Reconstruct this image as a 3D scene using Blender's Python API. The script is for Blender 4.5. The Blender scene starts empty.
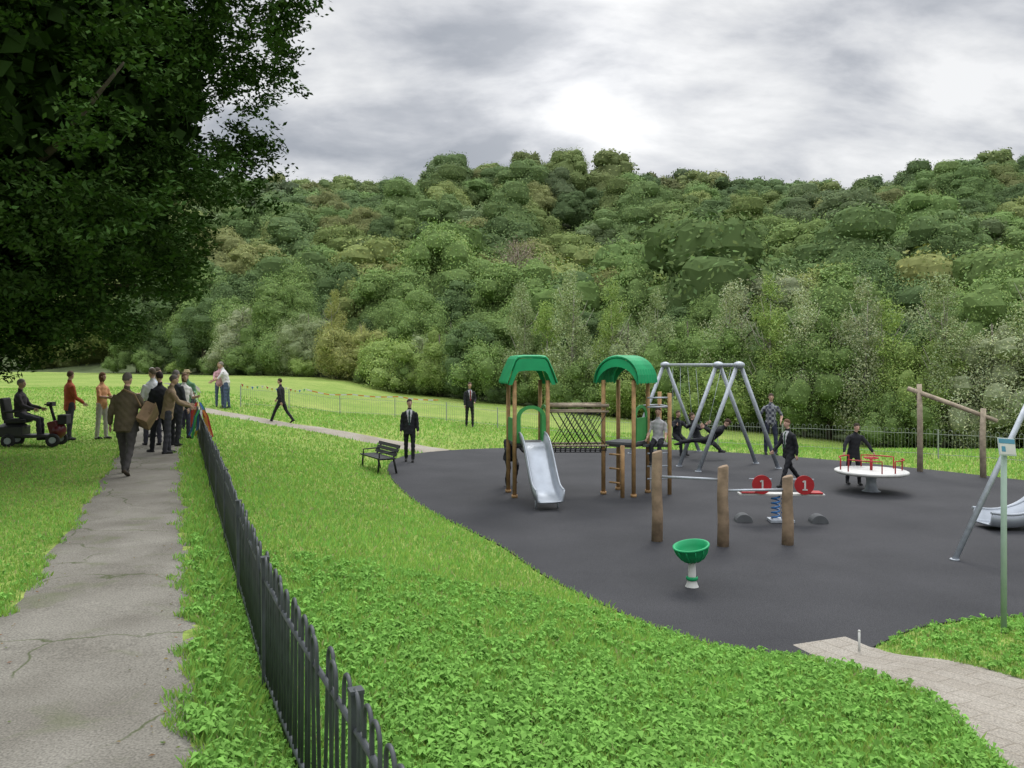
import bpy, math, random
import numpy as np
from mathutils import Vector, Matrix
random.seed(7)
rng = np.random.default_rng(7)
R = math.radians
scene = bpy.context.scene
COL = scene.collection

# ------------------------------------------------------------------ materials
def nt(name):
    m = bpy.data.materials.new(name); m.use_nodes = True
    t = m.node_tree; t.nodes.clear()
    o = t.nodes.new('ShaderNodeOutputMaterial')
    return m, t, o

def L(t, a, b): t.links.new(a, b)

def mat(name, col, rough=0.7, metal=0.0, var=0.15, scale=6.0, bump=0.0, bscale=40.0, spec=0.3, col2=None):
    m, t, o = nt(name)
    p = t.nodes.new('ShaderNodeBsdfPrincipled')
    p.inputs['Roughness'].default_value = rough
    p.inputs['Metallic'].default_value = metal
    p.inputs['Specular IOR Level'].default_value = spec
    tc = t.nodes.new('ShaderNodeTexCoord')
    n = t.nodes.new('ShaderNodeTexNoise'); n.inputs['Scale'].default_value = scale
    n.inputs['Detail'].default_value = 6
    L(t, tc.outputs['Object'], n.inputs['Vector'])
    r = t.nodes.new('ShaderNodeValToRGB')
    c1 = [max(0, c*(1-var)) for c in col]; c2 = list(col2) if col2 else [min(1, c*(1+var)) for c in col]
    r.color_ramp.elements[0].color = (*c1, 1); r.color_ramp.elements[1].color = (*c2, 1)
    r.color_ramp.elements[0].position = 0.3; r.color_ramp.elements[1].position = 0.7
    L(t, n.outputs['Fac'], r.inputs['Fac']); L(t, r.outputs['Color'], p.inputs['Base Color'])
    if bump > 0:
        n2 = t.nodes.new('ShaderNodeTexNoise'); n2.inputs['Scale'].default_value = bscale
        n2.inputs['Detail'].default_value = 4
        L(t, tc.outputs['Object'], n2.inputs['Vector'])
        b = t.nodes.new('ShaderNodeBump'); b.inputs['Strength'].default_value = bump
        b.inputs['Distance'].default_value = 0.02
        L(t, n2.outputs['Fac'], b.inputs['Height']); L(t, b.outputs['Normal'], p.inputs['Normal'])
    L(t, p.outputs['BSDF'], o.inputs['Surface'])
    return m

def leaf_mat(name, trans=0.25, col=None):
    m, t, o = nt(name)
    at = t.nodes.new('ShaderNodeAttribute'); at.attribute_name = 'tint'
    mx = t.nodes.new('ShaderNodeMix'); mx.data_type = 'RGBA'; mx.blend_type = 'MULTIPLY'
    mx.inputs['Factor'].default_value = 1
    if col is None:
        oi = t.nodes.new('ShaderNodeObjectInfo'); L(t, oi.outputs['Color'], mx.inputs[6])
    else:
        mx.inputs[6].default_value = (*col, 1)
    L(t, at.outputs['Color'], mx.inputs[7])
    d = t.nodes.new('ShaderNodeBsdfDiffuse'); L(t, mx.outputs[2], d.inputs['Color'])
    last = d.outputs[0]
    if trans > 0:
        tr = t.nodes.new('ShaderNodeBsdfTranslucent'); L(t, mx.outputs[2], tr.inputs['Color'])
        ms = t.nodes.new('ShaderNodeMixShader'); ms.inputs['Fac'].default_value = trans
        L(t, last, ms.inputs[1]); L(t, tr.outputs['BSDF'], ms.inputs[2]); last = ms.outputs[0]
    L(t, last, o.inputs['Surface'])
    return m

M_leaf = leaf_mat('leaf', 0.0)
M_bark = mat('bark', (0.09, 0.075, 0.06), 0.9, var=0.4, scale=4, bump=0.6, bscale=15)
M_birchbark = mat('birch_bark', (0.30, 0.28, 0.24), 0.85, var=0.4, scale=5, bump=0.4)
M_black = mat('dark_painted_metal', (0.050, 0.057, 0.062), 0.5, var=0.35, scale=7, spec=0.45)
M_bench = mat('black_bench_paint', (0.020, 0.022, 0.024), 0.55, var=0.3, scale=7)
M_galv = mat('galvanised_steel', (0.36, 0.39, 0.43), 0.5, 0.3, var=0.15, scale=12)
M_railgrey = mat('weathered_grey_railing', (0.30, 0.33, 0.30), 0.6, 0.0, var=0.15)
M_steel = mat('slide_steel', (0.36, 0.39, 0.43), 0.38, 0.45, var=0.10, scale=5)
M_wood = mat('round_timber', (0.25, 0.18, 0.12), 0.85, var=0.4, scale=5, bump=0.4, bscale=30)
M_woodO = mat('orange_stained_timber', (0.33, 0.20, 0.09), 0.7, var=0.25, scale=7, bump=0.2)
M_woodG = mat('weathered_pale_timber', (0.34, 0.28, 0.21), 0.85, var=0.3, scale=7, bump=0.3)
M_green = mat('green_plastic', (0.010, 0.29, 0.110), 0.6, var=0.14, scale=3, spec=0.3)
M_green2 = mat('light_green_panel', (0.05, 0.27, 0.075), 0.55, var=0.1)
M_red = mat('red_panel', (0.36, 0.02, 0.025), 0.45, var=0.12)
M_white = mat('white_paint', (0.52, 0.52, 0.50), 0.5, var=0.12)
M_blue = mat('blue_spring', (0.03, 0.14, 0.36), 0.4, var=0.08)
M_dark = mat('dark_rubber', (0.03, 0.03, 0.033), 0.8, var=0.2)
M_grey = mat('mid_grey_rubber', (0.09, 0.095, 0.10), 0.8, var=0.15)
M_rope = mat('black_rope', (0.025, 0.025, 0.027), 0.9, var=0.2)
M_palegreen = mat('pale_green_paint', (0.27, 0.36, 0.30), 0.5, var=0.1)
M_paleblue = mat('pale_blue_white_panel', (0.44, 0.50, 0.51), 0.5, var=0.06)
M_signgreen = mat('sign_blue', (0.07, 0.22, 0.32), 0.5, var=0.05)
M_tan = mat('tan_leather', (0.20, 0.13, 0.075), 0.65, var=0.3)
M_scoot = mat('dark_red_shroud', (0.10, 0.01, 0.014), 0.35, var=0.1, spec=0.5)
M_scootb = mat('black_plastic', (0.022, 0.022, 0.025), 0.45, var=0.15, spec=0.5)
M_eye = mat('eye_dark', (0.02, 0.015, 0.012), 0.3, var=0.0)
M_lip = mat('lip', (0.35, 0.14, 0.12), 0.6, var=0.0)

# ------------------------------------------------------------------ terrain
def sm(t):
    t = np.clip(t, 0, 1); return t*t*(3-2*t)

PG0 = [(-3.45, 21.6), (-2.6, 18.2), (-1.7, 15.6), (-0.75, 13.6), (-0.1, 12.3), (0.35, 10.8), (0.95, 9.6), (1.5, 8.6),
       (2.1, 7.95), (2.75, 7.72), (3.35, 7.75), (3.75, 8.1), (4.5, 8.7), (5.8, 9.0), (8.5, 9.2), (11.5, 10.2), (13.5, 13), (13.9, 16.5),
       (12.6, 19.4), (9.9, 23.2), (6.8, 25.9), (3.0, 27.0), (-0.4, 27.0), (-2.65, 25.9), (-3.55, 24.2)]
def chaikin(P, n=2, closed=True):
    P = [np.array(p, float) for p in P]
    for _ in range(n):
        Q = []
        N = len(P)
        for i in range(N if closed else N-1):
            a = P[i]; b = P[(i+1) % N]
            Q += [a*.75+b*.25, a*.25+b*.75]
        if not closed: Q = [P[0]]+Q+[P[-1]]
        P = Q
    return np.array(P)
PG = chaikin(PG0, 2)
def sdf(x, y, P):
    x = np.asarray(x, float); y = np.asarray(y, float)
    d = np.full(x.shape, 1e18); ins = np.zeros(x.shape, bool)
    N = len(P)
    for i in range(N):
        ax, ay = P[i]; bx, by = P[(i+1) % N]
        ex, ey = bx-ax, by-ay
        wx, wy = x-ax, y-ay
        t = np.clip((wx*ex+wy*ey)/(ex*ex+ey*ey), 0, 1)
        dx, dy = wx-ex*t, wy-ey*t
        d = np.minimum(d, dx*dx+dy*dy)
        c = ((ay > y) != (by > y)) & (x < (bx-ax)*(y-ay)/((by-ay) if by != ay else 1e-9)+ax)
        ins ^= c
    d = np.sqrt(d)
    return np.where(ins, -d, d)
def dline(x, y, P):
    d = np.full(np.asarray(x).shape, 1e18)
    for i in range(len(P)-1):
        ax, ay = P[i]; bx, by = P[i+1]
        ex, ey = bx-ax, by-ay
        wx, wy = x-ax, y-ay
        t = np.clip((wx*ex+wy*ey)/(ex*ex+ey*ey), 0, 1)
        d = np.minimum(d, (wx-ex*t)**2+(wy-ey*t)**2)
    return np.sqrt(d)

def wob(x, y):
    return (np.sin(x*1.3+y*.7)*np.cos(y*1.1-x*.5)*.5+np.sin(x*3.1-y*2.3)*.25)

def hill_line(x, y):
    return (y-(52.7-0.8*x))/1.28
def G(x, y):
    x = np.asarray(x, float); y = np.asarray(y, float)
    s = (x-(0.58-0.42*y))/1.0846
    dp = np.maximum(sdf(x, y, PG), 0)
    fb = 0.7+0.4*sm((y-20)/12)
    w = dp/(dp+np.maximum(s, 0)*0.9+1e-3)
    bank = fb*(0.35*w+0.65*sm(w))+0.03*wob(x, y)*sm(dp/1.5)*sm(s/1.0)+.07*sm(dp/.9)*sm(s/1.2)*sm((24-y)/6)
    pl = 0.97-0.12*sm((y-4)/8)+0.35*sm((y-18)/14)
    left = fb+(pl-fb)*sm(-s/.42)+np.clip(-s-1.85, 0, 12)*0.045+0.02*wob(x, y)*sm((-s-1.9)/1)
    near = np.where(s < 0, left, bank)
    F = 0.1-0.07*np.clip(x, -17, 18)+.1*np.clip(-x-8, 0, 5)
    F = F*sm(dp/4+0.0)+0.08*wob(x*.25, y*.25)*sm(dp/6)
    z = near+(F-near)*sm((y-24)/10)
    a = x/np.maximum(y, 1.0)
    y0 = np.clip(52.7-.8*x+9, 70, 120)
    t = np.clip((y-y0)/(330-y0), 0, 1)
    Hm = 67+1.5*np.exp(-((a+.02)/.09)**2)+6*sm((a-.48)/.16)+1.5*np.sin(x*.03)
    h = Hm*(t-np.sin(2*np.pi*t)/(2*np.pi)*.45)
    h = h+np.sin(x*.045+1)*np.sin(y*.03)*4*sm((y-y0-20)/60)*(1-sm((y-250)/60))
    h = h-np.clip(y-360, 0, 400)*.15
    return z+h
def g(x, y): return float(G(np.array([x]), np.array([y]))[0])

def quad_mesh(name, V, Q, mats=(), mi=None, smooth=False, tint=None):
    me = bpy.data.meshes.new(name)
    V = np.asarray(V, np.float32); Q = np.asarray(Q, np.int32)
    me.vertices.add(len(V)); me.vertices.foreach_set('co', V.ravel())
    k = Q.shape[1]
    me.loops.add(Q.size); me.loops.foreach_set('vertex_index', Q.ravel())
    me.polygons.add(len(Q)); me.polygons.foreach_set('loop_start', np.arange(0, Q.size, k, dtype=np.int32))
    for m in mats: me.materials.append(m)
    if mi is not None: me.polygons.foreach_set('material_index', np.asarray(mi, np.int32))
    me.update(calc_edges=True)
    me.polygons.foreach_set('use_smooth', np.full(len(Q), smooth, bool))
    if tint is not None:
        a = me.attributes.new('tint', 'FLOAT_COLOR', 'POINT')
        t4 = np.ones((len(V), 4), np.float32); t4[:, :3] = tint
        a.data.foreach_set('color', t4.ravel())
    me.validate()
    return me

def add_obj(name, me, parent=None, **kw):
    o = bpy.data.objects.new(name, me); COL.objects.link(o)
    if parent: o.parent = parent
    for k, v in kw.items(): o[k] = v
    return o

def arange2(a, b, s): return list(np.arange(a, b, s))
xs = [-900, -700, -500, -400, -320]+arange2(-280, -60, 10)+arange2(-60, -15, 1.2)+arange2(-15, 15, .17)+arange2(15, 60, 1.2)+arange2(60, 290, 10)+[320, 400, 500, 700, 900]
ys = [-300, -150, -80, -40, -20, -10, -6, -4]+arange2(-3, 34, .18)+arange2(34, 130, 1.1)+arange2(130, 380, 8)+[400, 450, 520, 600, 700, 900]
XX, YY = np.meshgrid(np.array(xs), np.array(ys))
ZZ = G(XX, YY)
nx, ny = len(xs), len(ys)
V = np.stack([XX, YY, ZZ], -1).reshape(-1, 3)
I = np.arange(nx*ny).reshape(ny, nx)
Q = np.stack([I[:-1, :-1], I[:-1, 1:], I[1:, 1:], I[1:, :-1]], -1).reshape(-1, 4)
cen = V[Q].mean(1)
mi = (hill_line(cen[:, 0], cen[:, 1]) > 1.5).astype(int)

def ground_mat():
    m, t, o = nt('meadow_grass')
    p = t.nodes.new('ShaderNodeBsdfPrincipled'); p.inputs['Roughness'].default_value = 0.9
    p.inputs['Specular IOR Level'].default_value = 0.1
    tc = t.nodes.new('ShaderNodeTexCoord')
    def noise(sc, det=6):
        n = t.nodes.new('ShaderNodeTexNoise'); n.inputs['Scale'].default_value = sc; n.inputs['Detail'].default_value = det
        L(t, tc.outputs['Object'], n.inputs['Vector']); return n
    n1 = noise(.35); n2 = noise(14, 8); n3 = noise(2.2)
    r1 = t.nodes.new('ShaderNodeValToRGB')
    r1.color_ramp.elements[0].position = .32; r1.color_ramp.elements[0].color = (.185, .285, .060, 1)
    r1.color_ramp.elements[1].position = .68; r1.color_ramp.elements[1].color = (.28, .35, .10, 1)
    L(t, n1.outputs['Fac'], r1.inputs['Fac'])
    r2 = t.nodes.new('ShaderNodeValToRGB')
    r2.color_ramp.elements[0].position = .3; r2.color_ramp.elements[0].color = (.6, .64, .55, 1)
    r2.color_ramp.elements[1].position = .7; r2.color_ramp.elements[1].color = (1.2, 1.15, 1.15, 1)
    L(t, n2.outputs['Fac'], r2.inputs['Fac'])
    r3 = t.nodes.new('ShaderNodeValToRGB')
    r3.color_ramp.elements[0].position = .3; r3.color_ramp.elements[0].color = (.8, .86, .8, 1)
    r3.color_ramp.elements[1].position = .7; r3.color_ramp.elements[1].color = (1.1, 1.05, 1.05, 1)
    L(t, n3.outputs['Fac'], r3.inputs['Fac'])
    a = t.nodes.new('ShaderNodeMix'); a.data_type = 'RGBA'; a.blend_type = 'MULTIPLY'; a.inputs['Factor'].default_value = 1
    L(t, r1.outputs['Color'], a.inputs[6]); L(t, r2.outputs['Color'], a.inputs[7])
    b = t.nodes.new('ShaderNodeMix'); b.data_type = 'RGBA'; b.blend_type = 'MULTIPLY'; b.inputs['Factor'].default_value = 1
    L(t, a.outputs[2], b.inputs[6]); L(t, r3.outputs['Color'], b.inputs[7])
    L(t, b.outputs[2], p.inputs['Base Color'])
    bp = t.nodes.new('ShaderNodeBump'); bp.inputs['Strength'].default_value = .8; bp.inputs['Distance'].default_value = .05
    L(t, n2.outputs['Fac'], bp.inputs['Height']); L(t, bp.outputs['Normal'], p.inputs['Normal'])
    L(t, p.outputs['BSDF'], o.inputs['Surface'])
    return m
M_ground = ground_mat()
M_floor = mat('woodland_floor', (0.07, 0.095, 0.035), 0.95, var=0.3, scale=.5)
ground = add_obj('ground', quad_mesh('ground', V, Q, [M_ground, M_floor], mi, True), kind='structure')

def rubber_mat():
    m, t, o = nt('dark_rubber_surfacing')
    p = t.nodes.new('ShaderNodeBsdfPrincipled'); p.inputs['Roughness'].default_value = 0.8
    p.inputs['Specular IOR Level'].default_value = 0.2
    tc = t.nodes.new('ShaderNodeTexCoord')
    n = t.nodes.new('ShaderNodeTexNoise'); n.inputs['Scale'].default_value = 90; n.inputs['Detail'].default_value = 3
    n2 = t.nodes.new('ShaderNodeTexNoise'); n2.inputs['Scale'].default_value = .6; n2.inputs['Detail'].default_value = 8
    L(t, tc.outputs['Object'], n.inputs['Vector']); L(t, tc.outputs['Object'], n2.inputs['Vector'])
    r = t.nodes.new('ShaderNodeValToRGB')
    r.color_ramp.elements[0].position = .35; r.color_ramp.elements[0].color = (.020, .021, .025, 1)
    r.color_ramp.elements[1].position = .7; r.color_ramp.elements[1].color = (.056, .057, .064, 1)
    L(t, n.outputs['Fac'], r.inputs['Fac'])
    r2 = t.nodes.new('ShaderNodeValToRGB')
    r2.color_ramp.elements[0].position = .3; r2.color_ramp.elements[0].color = (.72, .72, .72, 1)
    r2.color_ramp.elements[1].position = .7; r2.color_ramp.elements[1].color = (1.18, 1.16, 1.12, 1)
    L(t, n2.outputs['Fac'], r2.inputs['Fac'])
    a = t.nodes.new('ShaderNodeMix'); a.data_type = 'RGBA'; a.blend_type = 'MULTIPLY'; a.inputs['Factor'].default_value = 1
    L(t, r.outputs['Color'], a.inputs[6]); L(t, r2.outputs['Color'], a.inputs[7])
    L(t, a.outputs[2], p.inputs['Base Color'])
    bp = t.nodes.new('ShaderNodeBump'); bp.inputs['Strength'].default_value = .4; bp.inputs['Distance'].default_value = .01
    L(t, n.outputs['Fac'], bp.inputs['Height']); L(t, bp.outputs['Normal'], p.inputs['Normal'])
    L(t, p.outputs['BSDF'], o.inputs['Surface'])
    return m
PZ = 0.02
me = bpy.data.meshes.new('playground_surface')
n = len(PG)
vv = [(p[0], p[1], PZ) for p in PG]+[(p[0], p[1], -.15) for p in PG]
me.from_pydata(vv, [], [list(range(n))]+[[i, n+i, n+(i+1) % n, (i+1) % n] for i in range(n)])
me.materials.append(rubber_mat())
add_obj('playground_surface', me, kind='structure')

def path_mat(name, c1, c2, crack=True, moss=True, slabs=False):
    m, t, o = nt(name)
    p = t.nodes.new('ShaderNodeBsdfPrincipled'); p.inputs['Roughness'].default_value = 0.9
    p.inputs['Specular IOR Level'].default_value = 0.15
    tc = t.nodes.new('ShaderNodeTexCoord')
    def noise(sc, det=6, dist=0):
        n = t.nodes.new('ShaderNodeTexNoise'); n.inputs['Scale'].default_value = sc; n.inputs['Detail'].default_value = det
        n.inputs['Distortion'].default_value = dist
        L(t, tc.outputs['Object'], n.inputs['Vector']); return n
    def ramp(src, a, ca, b, cb):
        r = t.nodes.new('ShaderNodeValToRGB')
        r.color_ramp.elements[0].position = a; r.color_ramp.elements[0].color = (*ca, 1)
        r.color_ramp.elements[1].position = b; r.color_ramp.elements[1].color = (*cb, 1)
        L(t, src, r.inputs['Fac']); return r
    def mul(a, b, typ='MULTIPLY', fac=1):
        x = t.nodes.new('ShaderNodeMix'); x.data_type = 'RGBA'; x.blend_type = typ
        if isinstance(fac, (int, float)): x.inputs['Factor'].default_value = fac
        else: L(t, fac, x.inputs['Factor'])
        L(t, a, x.inputs[6])
        if isinstance(b, tuple): x.inputs[7].default_value = (*b, 1)
        else: L(t, b, x.inputs[7])
        return x.outputs[2]
    base = ramp(noise(1.3, 8).outputs['Fac'], .3, c1, .7, c2).outputs['Color']
    nf = noise(75, 4)
    base = mul(base, ramp(nf.outputs['Fac'], .3, (.6, .6, .6), .72, (1.3, 1.3, 1.28)).outputs['Color'])
    if crack:
        dn = noise(2.2, 8)
        vm = t.nodes.new('ShaderNodeMix'); vm.data_type = 'RGBA'; vm.inputs['Factor'].default_value = .3
        L(t, tc.outputs['Object'], vm.inputs[6]); L(t, dn.outputs['Color'], vm.inputs[7])
        v = t.nodes.new('ShaderNodeTexVoronoi'); v.feature = 'DISTANCE_TO_EDGE'; v.inputs['Scale'].default_value = 1.0
        L(t, vm.outputs[2], v.inputs['Vector'])
        cr = ramp(v.outputs['Distance'], .002, (.9, .9, .9), .010, (0, 0, 0))
        msk = ramp(noise(.9, 4).outputs['Fac'], .42, (0, 0, 0), .52, (1, 1, 1))
        f = mul(cr.outputs['Color'], msk.outputs['Color'])
        base = mul(base, (.06, .075, .03), 'MIX', f)
    if moss:
        ms = ramp(noise(2.3, 9, .5).outputs['Fac'], .56, (0, 0, 0), .72, (.5, .5, .5))
        base = mul(base, (.11, .13, .06), 'MIX', ms.outputs['Color'])
    if slabs:
        br = t.nodes.new('ShaderNodeTexBrick'); br.inputs['Scale'].default_value = 1.0
        br.inputs['Mortar Size'].default_value = .008; br.inputs['Brick Width'].default_value = .42; br.inputs['Row Height'].default_value = .2
        br.inputs['Color1'].default_value = (1, 1, 1, 1); br.inputs['Color2'].default_value = (.93, .92, .91, 1); br.inputs['Mortar'].default_value = (.75, .73, .70, 1)
        mp = t.nodes.new('ShaderNodeMapping'); mp.inputs['Rotation'].default_value = (0, 0, R(60))
        L(t, tc.outputs['Object'], mp.inputs['Vector']); L(t, mp.outputs['Vector'], br.inputs['Vector'])
        base = mul(base, br.outputs['Color'])
    L(t, base, p.inputs['Base Color'])
    bp = t.nodes.new('ShaderNodeBump'); bp.inputs['Strength'].default_value = .5; bp.inputs['Distance'].default_value = .012
    L(t, nf.outputs['Fac'], bp.inputs['Height']); L(t, bp.outputs['Normal'], p.inputs['Normal'])
    L(t, p.outputs['BSDF'], o.inputs['Surface'])
    return m

def ribbon(name, P, width, m, dz=.018, step=.15, jit=.04, seg=8, wprof=None):
    P = chaikin(P, 3, False)
    d = np.r_[0, np.cumsum(np.linalg.norm(np.diff(P, axis=0), axis=1))]
    s = np.arange(0, d[-1], step)
    X = np.interp(s, d, P[:, 0]); Y = np.interp(s, d, P[:, 1])
    tx = np.gradient(X); ty = np.gradient(Y); ln = np.hypot(tx, ty); nxx = ty/ln; nyy = -tx/ln
    V = []
    W = np.full(len(s), width) if wprof is None else np.interp(s, *wprof)
    wl = W/2+jit*(np.sin(s*2.1)+.6*np.sin(s*5.3+1)+rng.normal(0, .3, len(s)))
    wr = W/2+jit*(np.sin(s*1.7+2)+.6*np.sin(s*6.1)+rng.normal(0, .3, len(s)))
    for j in range(seg+1):
        f = j/seg
        off = -wl+(wl+wr)*f
        x = X+nxx*off; y = Y+nyy*off
        z = G(x, y)+dz-(0.03 if j in (0, seg) else 0)
        V.append(np.stack([x, y, z], -1))
    V = np.stack(V, 1).reshape(-1, 3)
    I = np.arange(len(V)).reshape(len(s), seg+1)
    Q = np.stack([I[:-1, :-1], I[:-1, 1:], I[1:, 1:], I[1:, :-1]], -1).reshape(-1, 4)
    return add_obj(name, quad_mesh(name, V, Q, [m], None, True), kind='structure')

PATH_A = [(-.613-.42*y, y) for y in (-6, -2, 2, 6, 10, 15, 20, 25, 29)]+[(-13.6, 33), (-15.5, 38), (-19, 45)]
PATH_B = [(-12.6, 30.2), (-10.3, 29.1), (-7.3, 27.9), (-4.4, 27.0), (-2.2, 25.9)]
PATH_C = [(3.15, 8.15), (3.32, 7.7), (3.58, 7.15), (3.86, 6.6), (3.92, 6.0), (3.8, 5.2), (3.65, 3.8), (3.5, 1.0), (3.4, -3)]
ribbon('footpath', PATH_A, 1.40, path_mat('worn_path_tarmac', (.140, .130, .110), (.240, .228, .198)), jit=.03)
ribbon('meadow_path', PATH_B, 1.25, path_mat('pale_gravel_path', (.24, .21, .17), (.33, .305, .26), False, False), jit=.03)
ribbon('paved_path', PATH_C, 1.30, path_mat('pale_stone_path', (.26, .235, .20), (.36, .335, .295), False, False, True), jit=.012, dz=.024, step=.08, wprof=([0, .6, 1.6, 3], [.85, .85, 1.25, 1.45]))

# ------------------------------------------------------------------ grass blades and weeds
def free_mask(x, y, marg=0.0):
    s = (x-(0.58-0.42*y))/1.0846
    j = .05*np.sin(y*7)+.04*np.sin(y*17+x)+.05*np.sin(y*2.3+1)
    ok = (sdf(x, y, PG) > -0.02+marg)
    ok &= np.abs(s+1.1) > .60+j*1.2+marg
    ok &= ~((dline(x, y, PATH_B) < .62))
    wc = np.interp(-y, [-8.15, -7.4, -6.4, -5.2], [.39, .40, .58, .69])
    ok &= ~((dline(x, y, PATH_C) < wc))
    return ok
def make_grass(n):
    D = np.exp(rng.uniform(np.log(1.6), np.log(36), n))
    a = rng.uniform(-.80, .78, n)
    x = a*D; y = D
    ok = free_mask(x, y); x, y, D = x[ok], y[ok], D[ok]
    n = len(x); z = G(x, y)
    s = (x-(0.58-0.42*y))/1.0846
    patch = .5+.5*np.sin(x*2.1+np.sin(y*1.7)*2)*np.cos(y*1.9+x*.6)
    hgt = rng.uniform(.025, .062, n)*(1+.4*patch)
    mow = np.where(s < -1.8, .6, 1.0)*np.where((x > 3.5) & (y < 10), .6, 1.0)*np.where((np.abs(s) < .3), 1.45, 1.0)
    hgt *= mow*(1+.012*D)
    wd = .0028*(D/2.5)**.80
    th = rng.uniform(0, 2*np.pi, n); lean = rng.uniform(.1, .8, n)*hgt
    dx, dy = np.cos(th), np.sin(th)
    ph = rng.uniform(0, 2*np.pi, n); wx, wy = np.cos(ph)*wd, np.sin(ph)*wd
    b0 = np.stack([x-wx, y-wy, z-.01], -1); b1 = np.stack([x+wx, y+wy, z-.01], -1)
    m1 = np.stack([x+wx*.8+dx*lean*.4, y+wy*.8+dy*lean*.4, z+hgt*.6], -1)
    tip = np.stack([x-wx*.2+dx*lean, y-wy*.2+dy*lean, z+hgt], -1)
    V = np.stack([b0, b1, m1, tip], 1).reshape(-1, 3)
    Q = np.arange(4*n).reshape(n, 4)
    br = rng.uniform(.78, 1.22, n)*(0.95+.14*patch)
    dry = rng.random(n) < .05
    c = np.stack([.255*br*rng.uniform(.8, 1.25, n), .455*br, .095*br], -1)
    c[dry] = np.stack([.40*br[dry], .40*br[dry], .19*br[dry]], -1)
    T = np.repeat(c, 4, 0)
    return V, Q, T
Vg, Qg, Tg = make_grass(430000)
M_grass = leaf_mat('grass_blade', .35, (1, 1, 1))
add_obj('grass', quad_mesh('grass', Vg, Qg, [M_grass], None, False, Tg), kind='stuff')
def make_weeds(n):
    D = np.exp(rng.uniform(np.log(1.8), np.log(9), n)); a = rng.uniform(-.8, .75, n)
    x = a*D; y = D
    s = (x-(0.58-0.42*y))/1.0846
    ok = free_mask(x, y, .06) & ((s > -.5) | (rng.random(n) < .2)); ok &= (.6*np.sin(x*1.7+1)*np.cos(y*1.3)+rng.normal(0, .5, n)) > -.55
    x, y = x[ok], y[ok]; n = len(x)
    k = 8
    X = np.repeat(x, k)+rng.normal(0, .014, n*k); Y = np.repeat(y, k)+rng.normal(0, .014, n*k); N = n*k
    th = rng.uniform(0, 2*np.pi, N); ln = np.repeat(rng.uniform(.02, .062, n), k)*rng.uniform(.6, 1.25, N)
    w = ln*rng.uniform(.2, .38, N); el = rng.uniform(.15, 1.1, N)
    Z = G(X, Y)+rng.uniform(.005, .03, N)
    dx, dy = np.cos(th), np.sin(th); px, py = -dy*w, dx*w
    base = np.stack([X, Y, Z+.01], -1)
    mid = np.stack([X+dx*ln*.55*np.cos(el), Y+dy*ln*.55*np.cos(el), Z+.02+ln*.75*np.sin(el)+.01], -1)
    tip = np.stack([X+dx*ln, Y+dy*ln, Z+.02+ln*.6*np.sin(el)], -1)
    off = np.stack([px, py, np.zeros(N)], -1)
    V = np.stack([base, mid+off, tip, mid-off], 1).reshape(-1, 3)
    Q = np.arange(4*N).reshape(N, 4)
    b = np.repeat(rng.uniform(.85, 1.18, n), k)*rng.uniform(.85, 1.15, N)
    c = np.stack([.22*b, .43*b, .095*b], -1)
    return V, Q, np.repeat(c, 4, 0)
Vw, Qw, Tw = make_weeds(23000)
add_obj('weeds', quad_mesh('weeds', Vw, Qw, [M_grass], None, False, Tw), kind='stuff')
n = 420
yl = np.exp(rng.uniform(np.log(1.8), np.log(20), n)); side_ = rng.choice([-1, 1], n)
sl_ = -1.1+side_*np.abs(.66-np.abs(rng.normal(0, .16, n))); xl = sl_*1.0846+.58-.42*yl; zl = G(xl, yl)+.026
th = rng.uniform(0, 6.28, n); sz = rng.uniform(.007, .018, n); dx, dy = np.cos(th)*sz, np.sin(th)*sz
Vl = np.stack([np.stack([xl-dx, yl-dy, zl], -1), np.stack([xl+dy*.5, yl-dx*.5, zl+.004], -1), np.stack([xl+dx, yl+dy, zl+.003], -1), np.stack([xl-dy*.5, yl+dx*.5, zl+.001], -1)], 1).reshape(-1, 3)
cl = np.stack([rng.uniform(.10, .24, n), rng.uniform(.08, .18, n), rng.uniform(.03, .07, n)], -1)
add_obj('fallen_leaves', quad_mesh('fallen_leaves', Vl, np.arange(4*n).reshape(n, 4), [M_grass], None, False, np.repeat(cl, 4, 0)), kind='stuff')

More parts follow.
